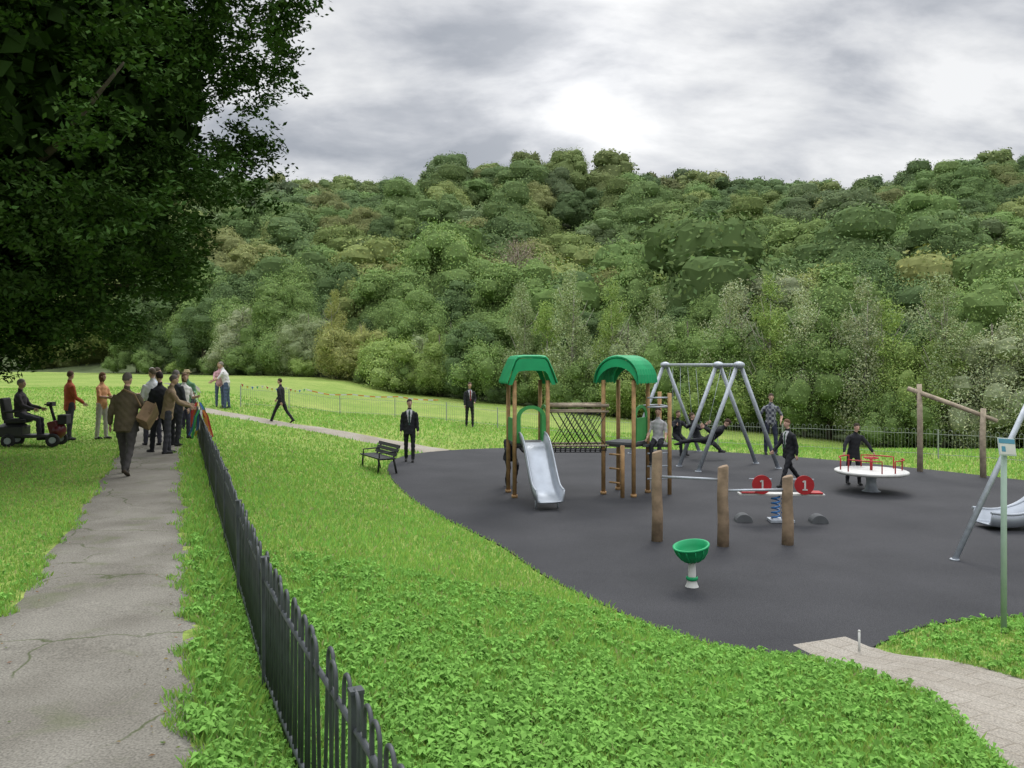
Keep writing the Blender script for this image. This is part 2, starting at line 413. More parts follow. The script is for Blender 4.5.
# ------------------------------------------------------------------ mesh builder
class MB:
    def __init__(s, M=None):
        s.v = []; s.f = []; s.m = []; s.sm = []; s.M = M or Matrix.Identity(4)
    def add(s, vs, fs, mi=0, smooth=False):
        b = len(s.v)
        s.v += [tuple(s.M @ Vector(p)) for p in vs]
        for f in fs:
            s.f.append([b+i for i in f]); s.m.append(mi); s.sm.append(smooth)
    def box(s, c, size, rot=None, mi=0):
        x, y, z = [q/2 for q in size]; c = Vector(c)
        vs = [Vector((a*x, b*y, d*z)) for a in (-1, 1) for b in (-1, 1) for d in (-1, 1)]
        if rot is not None: vs = [rot @ v for v in vs]
        s.add([c+v for v in vs], [(0, 1, 3, 2), (4, 6, 7, 5), (0, 4, 5, 1), (2, 3, 7, 6), (0, 2, 6, 4), (1, 5, 7, 3)], mi)
    def tube(s, pts, rad, seg=10, mi=0, cap=True, closed=False):
        pts = [Vector(p) for p in pts]; n = len(pts)
        if not hasattr(rad, '__len__'): rad = [rad]*n
        vs = []; up = None
        for i, p in enumerate(pts):
            if closed: d = pts[(i+1) % n]-pts[i-1]
            elif i == 0: d = pts[1]-p
            elif i == n-1: d = p-pts[i-1]
            else: d = (pts[i+1]-p).normalized()+(p-pts[i-1]).normalized()
            if d.length < 1e-9: d = Vector((0, 0, 1))
            d.normalize()
            if up is None:
                up = Vector((1, 0, 0)) if abs(d.x) < .8 else Vector((0, 1, 0))
            u = (up-d*up.dot(d)).normalized(); w = d.cross(u); up = u
            for k in range(seg):
                a = 2*math.pi*k/seg
                vs.append(p+(u*math.cos(a)+w*math.sin(a))*rad[i])
        fs = []
        for i in range(n if closed else n-1):
            for k in range(seg):
                a = i*seg+k; b = i*seg+(k+1) % seg; j = (i+1) % n
                fs.append((a, b, j*seg+(k+1) % seg, j*seg+k))
        s.add(vs, fs, mi, True)
        if cap and not closed:
            b = len(s.v)-len(vs)
            s.f.append([b+k for k in range(seg)][::-1]); s.m.append(mi); s.sm.append(False)
            s.f.append([b+(n-1)*seg+k for k in range(seg)]); s.m.append(mi); s.sm.append(False)
    def cyl(s, a, b, r, r2=None, seg=12, mi=0): s.tube([a, b], [r, r if r2 is None else r2], seg, mi)
    def ell(s, c, r, seg=14, rings=9, rot=None, mi=0):
        c = Vector(c); vs = []
        for i in range(rings+1):
            ph = math.pi*i/rings
            for k in range(seg):
                a = 2*math.pi*k/seg
                p = Vector((r[0]*math.sin(ph)*math.cos(a), r[1]*math.sin(ph)*math.sin(a), r[2]*math.cos(ph)))
                if rot is not None: p = rot @ p
                vs.append(c+p)
        fs = [(i*seg+k, (i+1)*seg+k, (i+1)*seg+(k+1) % seg, i*seg+(k+1) % seg) for i in range(rings) for k in range(seg)]
        s.add(vs, fs, mi, True)
    def lathe(s, prof, c=(0, 0, 0), seg=24, mi=0):
        c = Vector(c)
        vs = [c+Vector((r*math.cos(2*math.pi*k/seg), r*math.sin(2*math.pi*k/seg), z)) for r, z in prof for k in range(seg)]
        fs = [(i*seg+k, i*seg+(k+1) % seg, (i+1)*seg+(k+1) % seg, (i+1)*seg+k) for i in range(len(prof)-1) for k in range(seg)]
        s.add(vs, fs, mi, True)
    def rings(s, rg, seg=14, mi=0):
        vs = []
        for c, U, W in rg:
            for k in range(seg):
                a = 2*math.pi*k/seg
                vs.append(Vector(c)+Vector(U)*math.cos(a)+Vector(W)*math.sin(a))
        n = len(rg)
        fs = [(i*seg+k, i*seg+(k+1) % seg, (i+1)*seg+(k+1) % seg, (i+1)*seg+k) for i in range(n-1) for k in range(seg)]
        fs += [tuple(range(seg))[::-1], tuple((n-1)*seg+k for k in range(seg))]
        s.add(vs, fs, mi, True)
    def sweep(s, pts, prof, side, mi=0):
        pts = [Vector(p) for p in pts]; side = Vector(side).normalized(); n = len(pts); k = len(prof); vs = []
        for i, p in enumerate(pts):
            d = (pts[min(i+1, n-1)]-pts[max(i-1, 0)]).normalized(); up = side.cross(d)
            for a, b in prof: vs.append(p+side*a+up*b)
        fs = [(i*k+j, i*k+(j+1) % k, (i+1)*k+(j+1) % k, (i+1)*k+j) for i in range(n-1) for j in range(k)]
        fs += [tuple(range(k))[::-1], tuple((n-1)*k+j for j in range(k))]
        s.add(vs, fs, mi, True)
    def mesh(s, name, mats):
        me = bpy.data.meshes.new(name); me.from_pydata(s.v, [], s.f)
        for m in (mats if isinstance(mats, (list, tuple)) else [mats]): me.materials.append(m)
        me.polygons.foreach_set('material_index', s.m); me.polygons.foreach_set('use_smooth', s.sm)
        me.update(); return me
    def part(s, name, mats, parent=None, bevel=0, **kw):
        o = add_obj(name, s.mesh(name, mats), parent, **kw)
        if bevel:
            b = o.modifiers.new('Bevel', 'BEVEL'); b.width = bevel; b.segments = 2; b.limit_method = 'ANGLE'
        return o

def thing(name, label, category, loc, rz=0, group=None):
    e = bpy.data.objects.new(name, None); e.empty_display_size = .3
    COL.objects.link(e); e.location = loc; e.rotation_euler = (0, 0, R(rz))
    e['label'] = label; e['category'] = category
    if group: e['group'] = group
    return e
def RZ(d): return Matrix.Rotation(R(d), 4, 'Z')
def TR(x, y, z=0): return Matrix.Translation((x, y, z))

# ------------------------------------------------------------------ fences
def build_fence(name, label, P, H, m, rb, pitch=.2, gap=.1, post_every=2.4, postw=.05, post0=0.0):
    P = np.array(P, float)
    d = np.r_[0, np.cumsum(np.linalg.norm(np.diff(P, axis=0), axis=1))]
    at = lambda s: (float(np.interp(s, d, P[:, 0])), float(np.interp(s, d, P[:, 1])))
    x0, y0 = at(0)
    e = thing(name, label, 'fence', (x0, y0, g(x0, y0)), 0)
    inv = Vector((x0, y0, g(x0, y0)))
    def pos(s, up=0):
        x, y = at(s); return Vector((x, y, g(x, y)+up))-inv
    for up in (.12, H*.84):
        b = MB(); ss = np.arange(0, d[-1], .5)
        b.tube([pos(s, up) for s in ss], rb*1.7, 6, 0); b.part('rail', m, e)
    pb = MB(); pb.box((0, 0, H*.5-.05), (postw, postw, H+.10)); pb.box((0, 0, H+.005), (postw*1.1, postw*1.1, .015))
    pme = pb.mesh('post', m)
    for s in np.arange(post0, d[-1], post_every):
        o = add_obj('post', pme, e); o.location = pos(s); a = at(min(s+.1, d[-1])); a0 = at(max(s-.1, 0))
        o.rotation_euler = (R(rng.normal(0, .6)), R(rng.normal(0, .6)), math.atan2(a[1]-a0[1], a[0]-a0[0]))
    hb = MB(); w = gap/2
    arc = [(-w, 0, .03), (-w, 0, H-.05)]+[(w*-math.cos(t), 0, H-.05+w*1.1*math.sin(t)) for t in np.linspace(.25, math.pi-.25, 8)]+[(w, 0, H-.05), (w, 0, .03)]
    hb.tube(arc, rb, 8, 0)
    hme = hb.mesh('hoop_bar', m)
    S = list(np.arange(pitch*.6, d[-1]-.1, pitch))
    S.sort(key=lambda s: math.hypot(*at(s)))
    rest = MB()
    for i, s in enumerate(S):
        a = at(s+.05); a0 = at(s-.05); an = math.atan2(a[1]-a0[1], a[0]-a0[0])
        if i < 100:
            o = add_obj('hoop_bar', hme, e); o.location = pos(s); o.rotation_euler = (R(rng.normal(0, .8)), R(rng.normal(0, .5)), an)
        else:
            rest.M = Matrix.Translation(pos(s)) @ Matrix.Rotation(an, 4, 'Z'); rest.tube(arc, rb, 5, 0)
    if rest.v: rest.part('hoop_bars', m, e, kind='stuff')
    return e
FP = [(.10, 1.5), (-.36, 2.56), (-.6, 3.08), (-1.12, 4.15)]+[(.58-.42*y, y) for y in (5, 6, 8, 10, 14, 18, 22, 26, 29)]
build_fence('railing_fence', 'dark painted metal hoop-top railing along the footpath', FP, .88, M_black, .0092, pitch=.165, gap=.105, post_every=2.35, postw=.05, post0=1.73)
FQ = [(-11.0, 32.3), (-9, 35), (-5, 35.2), (-1.3, 34.2), (3, 31.7), (6.8, 29), (11.6, 24.5), (14.2, 21.9), (18, 17)]
build_fence('railing_fence', 'thin weathered grey hoop-top railing around the playground', FQ, .85, M_railgrey, .0038, post_every=2.4, postw=.03)

# ------------------------------------------------------------------ play structure
ps = thing('play_structure', 'timber play tower with green roofs, steel slide and net bridge', 'climbing frame', (.34, 17.3, PZ), 0)
def roof_mb(b, w=.54, dp=.50, h=.56, z0=2.44, curved=False):
    key = [(-1, 0), (-.84, .45), (-.66, .86), (-.55, .97), (-.3, 1.0), (.3, 1.0), (.55, .97), (.66, .86), (.84, .45), (1, 0)]
    if curved: key = [(math.sin(t)*1.0, math.cos(t)**.9) for t in np.linspace(-math.pi/2, math.pi/2, 15)]
    us = [q[0] for q in key]; prof = [(u*w, h*max(0, z)) for u, z in key]
    N = len(prof)-1
    rows = 15; vs = []
    for j in range(rows):
        v = -1+2*j/(rows-1)
        for i, (x, zz) in enumerate(prof):
            dd = (dp-.06*zz/h)
            rib = .024*(1 if j % 2 else 0)
            sx = 1+.035*(1 if j % 2 else 0)
            vs.append((x*sx, v*dd, z0+zz+rib))
    n1 = N+1
    fs = [(j*n1+i, j*n1+i+1, (j+1)*n1+i+1, (j+1)*n1+i) for j in range(rows-1) for i in range(N)]
    top = len(vs)
    vs += [(x, y, z-.035) for x, y, z in vs]
    fs += [(top+a, top+d, top+c, top+bb) for a, bb, c, d in fs]
    for j in range(rows-1):
        for i in (0, N): fs.append((j*n1+i, (j+1)*n1+i, top+(j+1)*n1+i, top+j*n1+i))
    for i in range(N):
        for j in (0, rows-1): fs.append((j*n1+i, j*n1+i+1, top+j*n1+i+1, top+j*n1+i))
    b.add(vs, fs, 0, False)
    for s in (-1, 1):
        top_ = [(x*.95, s*(dp-.09), z0+zz-.05) for x, zz in prof]
        bot_ = [(x*.95, s*(dp-.06), z0+max(0, zz-(.18 if curved else .26))-.05) for i, (x, zz) in enumerate(prof)]
        k = len(prof); a = top_+bot_; vs = a+[(x, y+s*.025, z) for x, y, z in a]
        fs = []
        for i in range(k-1):
            fs += [(i, i+1, k+i+1, k+i), (2*k+i, 3*k+i, 3*k+i+1, 2*k+i+1), (i, 2*k+i, 2*k+i+1, i+1), (k+i, k+i+1, 3*k+i+1, 3*k+i)]
        b.add(vs, fs, 0)
def arch_panel(b, x0, x1, z0, z1, y, th=.03, fw=.09):
    N = 10; cx = (x0+x1)/2; ro = (x1-x0)/2; zc = z1-ro*.8
    out = [(x0, z0)]+[(cx-ro*math.cos(t), zc+ro*.8*math.sin(t)) for t in np.linspace(0, math.pi, N)]+[(x1, z0)]
    ri = ro-fw
    inn = [(x0+fw, z0)]+[(cx-ri*math.cos(t), zc+ri*.8*math.sin(t)) for t in np.linspace(0, math.pi, N)]+[(x1-fw, z0)]
    k = len(out)
    vs = [(x, y-th/2, z) for x, z in out]+[(x, y-th/2, z) for x, z in inn]+[(x, y+th/2, z) for x, z in out]+[(x, y+th/2, z) for x, z in inn]
    fs = []
    for i in range(k-1):
        fs += [(i, i+1, k+i+1, k+i), (2*k+i, 3*k+i, 3*k+i+1, 2*k+i+1), (i, 2*k+i, 2*k+i+1, i+1), (k+i, k+i+1, 3*k+i+1, 3*k+i)]
    fs += [(0, k, 3*k, 2*k), (k-1, 3*k-1, 4*k-1, 2*k-1)]
    b.add(vs, fs, 0)
def tower(M, hh=2.48, front=True, curved=False):
    for sx in (-.36, .36):
        for sy in (-.36, .36):
            b = MB(M); b.cyl((sx, sy, 0), (sx, sy, hh), .045, seg=12); b.cyl((sx, sy, 0), (sx, sy, .06), .065, seg=12)
            b.part('post', M_woodO, ps)
    b = MB(M); b.box((0, 0, 1.12), (.70, .70, .06)); b.box((0, 0, 1.06), (.62, .62, .05)); b.part('platform', M_grey, ps, .006)
    b = MB(M); roof_mb(b, curved=curved, w=.53 if curved else .54); b.part('roof', M_green, ps)
    for ang in ((0, 90) if front else (90,)):
        b = MB(M @ RZ(ang)); arch_panel(b, -.32, .32, 1.15, 1.95, -.36); b.part('arch_panel', M_green2, ps, .004)
MA = RZ(11); tower(MA)
MBm = TR(2.15, .15) @ RZ(-34); tower(MBm, front=False, curved=True)
b = MB(MA); b.box((-.36, 0, 1.42), (.03, .62, .5)); b.part('side_panel', M_green2, ps, .005)
b = MB(MBm); b.box((.36, 0, 1.42), (.03, .62, .5)); b.part('side_panel', M_green2, ps, .005)
b = MB(MA)
sp = [(0.02, -.34, 1.16), (.02, -.62, 1.12), (.02, -.85, .94), (.02, -1.15, .62), (.02, -1.42, .36), (.02, -1.6, .24), (.02, -1.8, .19), (.02, -1.98, .17)]
prof = [(-.29, .23), (-.26, .23), (-.235, .04), (-.18, 0), (.18, 0), (.235, .04), (.26, .23), (.29, .23), (.265, .0), (.19, -.03), (-.19, -.03), (-.265, .0)]
spf = chaikin(sp, 2, False)
b.sweep(spf, prof, (-1, 0, 0))
b.part('slide', M_steel, ps)
b = MB(MA)
for s in (-1, 1):
    b.tube([(p[0]+s*.275, p[1], p[2]+.22) for p in spf], .022, 8)
b.cyl((-.2, -1.7, 0), (-.2, -1.7, .2), .02); b.cyl((.24, -1.7, 0), (.24, -1.7, .2), .02)
b.part('slide_rim', M_galv, ps)
for yy in (-.12, .45):
    b = MB(); b.cyl((.44, yy, 1.93), (1.76, yy+.1, 1.93), .035); b.cyl((.44, yy, 1.06), (1.76, yy+.1, 1.06), .025)
    b.cyl((.44, yy, 1.80), (1.76, yy+.1, 1.80), .022); b.part('bridge_rail', M_woodG, ps)
b = MB()
for yy in (-.12, .45):
    n = 9
    for i in range(n):
        x = .5+1.2*i/(n-1)
        for sg in (-1, 1):
            x2 = x+sg*.42
            if .48 <= x2 <= 1.72: b.tube([(x, yy, 1.78), ((x+x2)/2, yy, 1.42), (x2, yy+.02, 1.08)], .009, 5)
for i in range(12):
    x = .5+1.2*i/11; b.tube([(x, -.12, 1.06), (x, .16, .9), (x, .5, 1.06)], .012, 5)
for yy, zz in ((.0, .96), (.16, .9), (.35, .96)): b.cyl((.48, yy, zz), (1.72, yy, zz), .012, seg=5)
b.part('net', M_rope, ps)
for px, py, hh in ((3.08, .0, 2.2), (3.02, .85, 2.2)):
    b = MB(); b.cyl((px, py, 0), (px, py, hh), .045); b.part('post', M_woodO, ps)
b = MB(); b.box((2.82, .45, 1.05), (.62, .8, .06)); b.part('deck', M_grey, ps, .006)
for zz in (.35, .62, .9, 1.9, 2.1):
    b = MB(); b.cyl((2.58, -.1, zz), (3.08, .0, zz), .018); b.part('rung', M_galv, ps)
b = MB(); b.cyl((2.6, .6, 1.9), (3.02, .85, 1.9), .02); b.cyl((3.08, 0, 1.9), (3.02, .85, 1.9), .02); b.part('guard_rail', M_galv, ps)
b = MB()
for zz in (.3, .6, .9): b.cyl((1.75, -.22, zz), (2.0, -.42, zz), .02)
b.cyl((2.0, -.42, 0), (2.0, -.42, 1.1), .045)
b.part('ladder', M_woodO, ps)

# ------------------------------------------------------------------ swing frames
def swing(loc, pts, H, seats, label, r=.056, spread=1.2):
    e = thing('swing_frame', label, 'swing', (loc[0], loc[1], PZ), 0)
    o = Vector((loc[0], loc[1], 0))
    pts = [Vector((p[0], p[1], 0))-o for p in pts]
    bd = (pts[-1]-pts[0]).normalized(); sd = Vector((bd.y, -bd.x, 0))
    b = MB(); up = Vector((0, 0, H)); b.cyl(pts[0]+up-bd*.08, pts[-1]+up+bd*.08, r*.85, seg=14); b.part('crossbeam', M_galv, e)
    for p in pts:
        for s in (-1, 1):
            b = MB(); b.cyl(p+up+sd*s*.05, p+sd*s*spread, r, seg=12); b.cyl(p+sd*s*spread, p+sd*s*spread+Vector((0, 0, .02)), r*1.6)
            b.part('leg', M_galv, e)
        b = MB(); b.ell(p+up, (.16, .16, .10)); b.part('bracket', M_galv, e)
    for t0, sz, sw in seats:
        c = pts[0]+(pts[-1]-pts[0])*t0
        off = sd*sw
        for s in (-1, 1):
            b = MB(); b.tube([c+up+bd*s*.26, c+off+bd*s*.24+Vector((0, 0, sz+.05))], .006, 6)
            b.part('chain', M_galv, e)
        b = MB(); cc = c+off+Vector((0, 0, sz))
        rot = Matrix(((bd.x, sd.x, 0), (bd.y, sd.y, 0), (0, 0, 1)))
        b.box(cc, (.5, .2, .035), rot)
        b.part('seat', M_dark, e, .008)
    return e
swing((6.05, 21.25), [(6.05, 21.25), (5.78, 22.35), (4.90, 25.5)], 2.8, [(.14, .66, -.55), (.60, .52, .2), (.82, .5, 0)],
      'grey steel two-bay swing frame with three pairs of legs')
swing((8.15, 12.1), [(8.15, 12.1), (9.2, 9.0)], 2.85, [(.3, .5, 0), (.7, .5, 0)], 'tall grey steel swing frame on the rubber surface', spread=1.86, r=.040)

# ------------------------------------------------------------------ posts with bars
bp = thing('pull_up_bars', 'three short round timber posts joined by steel bars', 'exercise bars', (2.32, 12.76, PZ), 0)
for (x, y, h) in ((0, 0, 1.43), (.96, -.36, 1.24), (2.0, -.26, 1.07)):
    b = MB(); b.tube([(x, y, -.1), (x+.01, y, h*.3), (x-.005, y, h*.6), (x+.005, y, h-.015), (x, y, h)], [.092, .088, .083, .082, .073], 18); b.part('post', M_wood, bp)
b = MB(); b.cyl((0, 0, 1.03), (.96, -.36, 1.03), .02); b.part('bar', M_galv, bp)
b = MB(); b.cyl((.96, -.36, .86), (2.0, -.26, .86), .02); b.part('bar', M_galv, bp)

# ------------------------------------------------------------------ spring see-saw
ss = thing('spring_seesaw', 'spring see-saw with white plank and two red round panels', 'see-saw', (4.82, 14.3, PZ), -4)
b = MB(); b.box((0, 0, .50), (1.5, .2, .035)); b.part('plank', M_white, ss, .006)
for sx in (-.52, .52):
    b = MB(); b.box((sx, 0, .533), (.38, .24, .03)); b.part('seat', M_red, ss, .008)
for sx in (-.36, .38):
    b = MB(); b.tube([(sx, -.135, .68), (sx, -.105, .68)], .17, 28)
    o = b.part('number_disc', M_red, ss)
    c = MB(); c.M = TR(sx, 0, .68) @ Matrix.Scale(.82, 4) @ TR(-sx, 0, -.665); c.box((sx+.01, -.172, .665), (.035, .008, .2)); c.box((sx-.02, -.172, .745), (.05, .008, .028), Matrix.Rotation(R(-35), 3, 'Y')); c.box((sx+.01, -.172, .565), (.11, .008, .026))
    q = c.part('numeral', M_white, o)
    c = MB(); c.cyl((sx-.2, 0, .76), (sx+.2, 0, .76), .016); c.part('handle', M_galv, ss)
def coil(b, cx, cy, r, z0, z1, turns=5, rr=.016):
    b.tube([(cx+r*math.cos(t), cy+r*math.sin(t), z0+(z1-z0)*t/(2*math.pi*turns)) for t in np.linspace(0, 2*math.pi*turns, turns*12)], rr, 6)
for sx in (-.09, .09):
    b = MB(); coil(b, sx, 0, .07, .04, .46); b.part('spring', M_blue, ss)
b = MB(); b.box((0, 0, .03), (.42, .3, .05)); b.part('base_plate', M_galv, ss, .005)
for sx in (-.66, .66):
    b = MB(); N = 12; r = .15
    vs = [(sx+r*math.cos(t), y, r*.95*math.sin(t)) for y in (-.12, .12) for t in np.linspace(0, math.pi, N)]
    b.add(vs, [tuple(range(N)), tuple(range(N, 2*N))[::-1]]+[(i, N+i, N+i+1, i+1) for i in range(N-1)]); b.part('bumper', M_grey, ss, .01)

# ------------------------------------------------------------------ spinner bowl
sb = thing('spinner_bowl', 'green plastic spinning bowl seat on a short pale stem', 'spinner', (2.29, 10.14, PZ), 0)
b = MB(); b.M = TR(0, 0, .43) @ Matrix.Rotation(R(-9), 4, 'Y') @ Matrix.Rotation(R(6), 4, 'X') @ Matrix.Scale(.93, 4)
b.lathe([(.02, -.13), (.08, -.12), (.15, -.08), (.21, .01), (.235, .08), (.25, .09), (.25, .108), (.222, .108), (.20, .03), (.15, -.04), (.08, -.08), (.0, -.09)], seg=32)
for k in range(12):
    a = 2*math.pi*k/12
    b.tube([(.085*math.cos(a), .085*math.sin(a), -.118), (.153*math.cos(a), .153*math.sin(a), -.08), (.213*math.cos(a), .213*math.sin(a), .01), (.236*math.cos(a), .236*math.sin(a), .08)], .010, 6)
b.part('bowl', M_green, sb)
b = MB(); b.lathe([(0, .33), (.045, .33), (.05, .1), (.075, .02), (.085, 0)], seg=18); b.part('stem', M_white, sb)
b = MB(); b.lathe([(.06, .13), (.075, .12), (.075, .09), (.058, .08)], seg=18); b.part('collar', M_green, sb)

# ------------------------------------------------------------------ roundabout
ca = thing('roundabout', 'white roundabout disc with red hand rails on a pedestal', 'roundabout', (8.0, 17.75, PZ), 10)
b = MB(); b.lathe([(0, .47), (.74, .47), (.77, .455), (.77, .42), (.72, .39), (0, .38)], seg=40); b.part('disc', M_white, ca)
b = MB(); b.lathe([(.12, .39), (.10, .2), (.14, .03), (.2, 0)], seg=20); b.part('pedestal', M_galv, ca)
for k in range(4):
    b = MB(); a0 = k*math.pi/2+.2; a1 = a0+1.1
    arc = [(.66*math.cos(t), .66*math.sin(t)) for t in np.linspace(a0, a1, 8)]
    b.tube([(arc[0][0], arc[0][1], .47)]+[(x, y, .73) for x, y in arc]+[(arc[-1][0], arc[-1][1], .47)], .015, 8)
    b.part('hand_rail', M_red, ca)
b = MB()
b.tube([(.14*math.cos(t), .14*math.sin(t), .74) for t in np.linspace(0, 2*math.pi, 17)[:-1]], .016, 8, closed=True)
b.cyl((0, 0, .47), (0, 0, .76), .03)
b.part('centre_wheel', M_red, ca)

# ------------------------------------------------------------------ timber frame at edge
tf = thing('timber_beam_frame', 'two rough timber posts carrying a sloping pale beam', 'climbing frame', (10.75, 21.0, PZ), 0)
b = MB(); b.tube([(0, 0, -.3), (.0, 0, 1.3), (-.02, 0, 2.3)], [.075, .07, .06], 12); b.part('post', M_woodG, tf)
b = MB(); b.tube([(1.02, -1.1, -.3), (1.0, -1.1, 1.0), (1.02, -1.1, 1.72)], [.075, .07, .06], 12); b.part('post', M_woodG, tf)
b = MB(); b.tube([(-.22, .2, 2.18), (.5, -.5, 1.82), (1.25, -1.3, 1.42)], [.06, .06, .05], 10); b.part('beam', M_woodG, tf)

# ------------------------------------------------------------------ second slide
s2 = thing('small_slide', 'low curved silver slide coming down onto the rubber', 'slide', (8.0, 13.75, PZ), 0)
sp = [(3.1, .1, 1.5), (2.6, .08, 1.4), (1.9, .06, .95), (1.35, .03, .45), (.95, 0, .16), (.5, 0, .05), (.1, 0, .10)]
spf = chaikin(sp, 2, False)
b = MB(); b.sweep(spf, prof, (0, 1, 0)); b.part('chute', M_steel, s2)
b = MB()
for s in (-1, 1): b.tube([(p[0], p[1]+s*.275, p[2]+.21) for p in spf], .022, 8)
b.part('slide_rim', M_galv, s2)
b = MB(); b.box((3.4, .1, 1.47), (.6, .6, .05)); b.part('platform', M_grey, s2)
for a in (3.15, 3.65):
    for c in (-.18, .38):
        b = MB(); b.cyl((a, c, 0), (a, c, 2.2), .04); b.part('post', M_galv, s2)

# ------------------------------------------------------------------ sign post
sg = thing('sign_post', 'pale green post with small tilted blue and white notice panel', 'sign', (5.06, 8.2, g(5.06, 8.2)), 12)
b = MB(); b.cyl((0, 0, -.2), (0, 0, 1.96), .028, seg=16); b.ell((0, 0, 1.96), (.028, .028, .013)); b.part('pole', M_palegreen, sg)
TM_ = TR(0, 0, 1.90) @ Matrix.Rotation(R(-14), 4, 'X') @ Matrix.Rotation(R(5), 4, 'Y') @ TR(0, 0, -1.90)
b = MB(TM_); b.box((0, -.040, 1.91), (.20, .012, .18)); sp_ = b.part('panel', M_paleblue, sg, .003)
b = MB(TM_); b.box((0, -.048, 1.968), (.186, .004, .045)); b.part('header', M_signgreen, sp_)
b = MB(TM_); b.box((0, -.048, 1.885), (.186, .004, .105)); b.part('notice', M_white, sp_)
b = MB(TM_); b.box((-.05, -.0515, 1.885), (.045, .002, .055)); b.part('pictogram', M_signgreen, sp_)

mk_ = thing('marker_post', 'thin short white marker post at the paved path edge', 'post', (3.42, 7.85, PZ), 0)
b = MB(); b.cyl((0, 0, -.05), (0, 0, .2), .012, seg=8); b.ell((0, 0, .2), (.014, .014, .012)); b.part('shaft', M_white, mk_)

# ------------------------------------------------------------------ bench
bz = g(-3.55, 21.3)
be = thing('park_bench', 'black metal slatted park bench on the grass by the playground', 'bench', (-3.55, 21.0, bz), -60)
b = MB()
for yy in (-.16, -.05, .06, .17): b.box((0, yy, .40), (1.5, .1, .035))
b.part('seat', M_bench, be, .005)
b = MB()
rt = Matrix.Rotation(R(-22), 3, 'X')
for k in range(3): b.box((0, .24+.045*k, .49+.10*k), (1.5, .03, .092), rt)
b.part('backrest', M_bench, be, .005)
for sx in (-.6, .6):
    b = MB(); b.tube([(sx, -.2, 0), (sx, -.18, .38), (sx, .2, .38), (sx, .36, .72)], .03, 8); b.tube([(sx, .22, .39), (sx, .3, 0)], .03, 8)
    b.tube([(sx, -.17, .38), (sx, -.17, .54), (sx, .26, .56)], .02, 8)
    b.part('leg', M_bench, be)

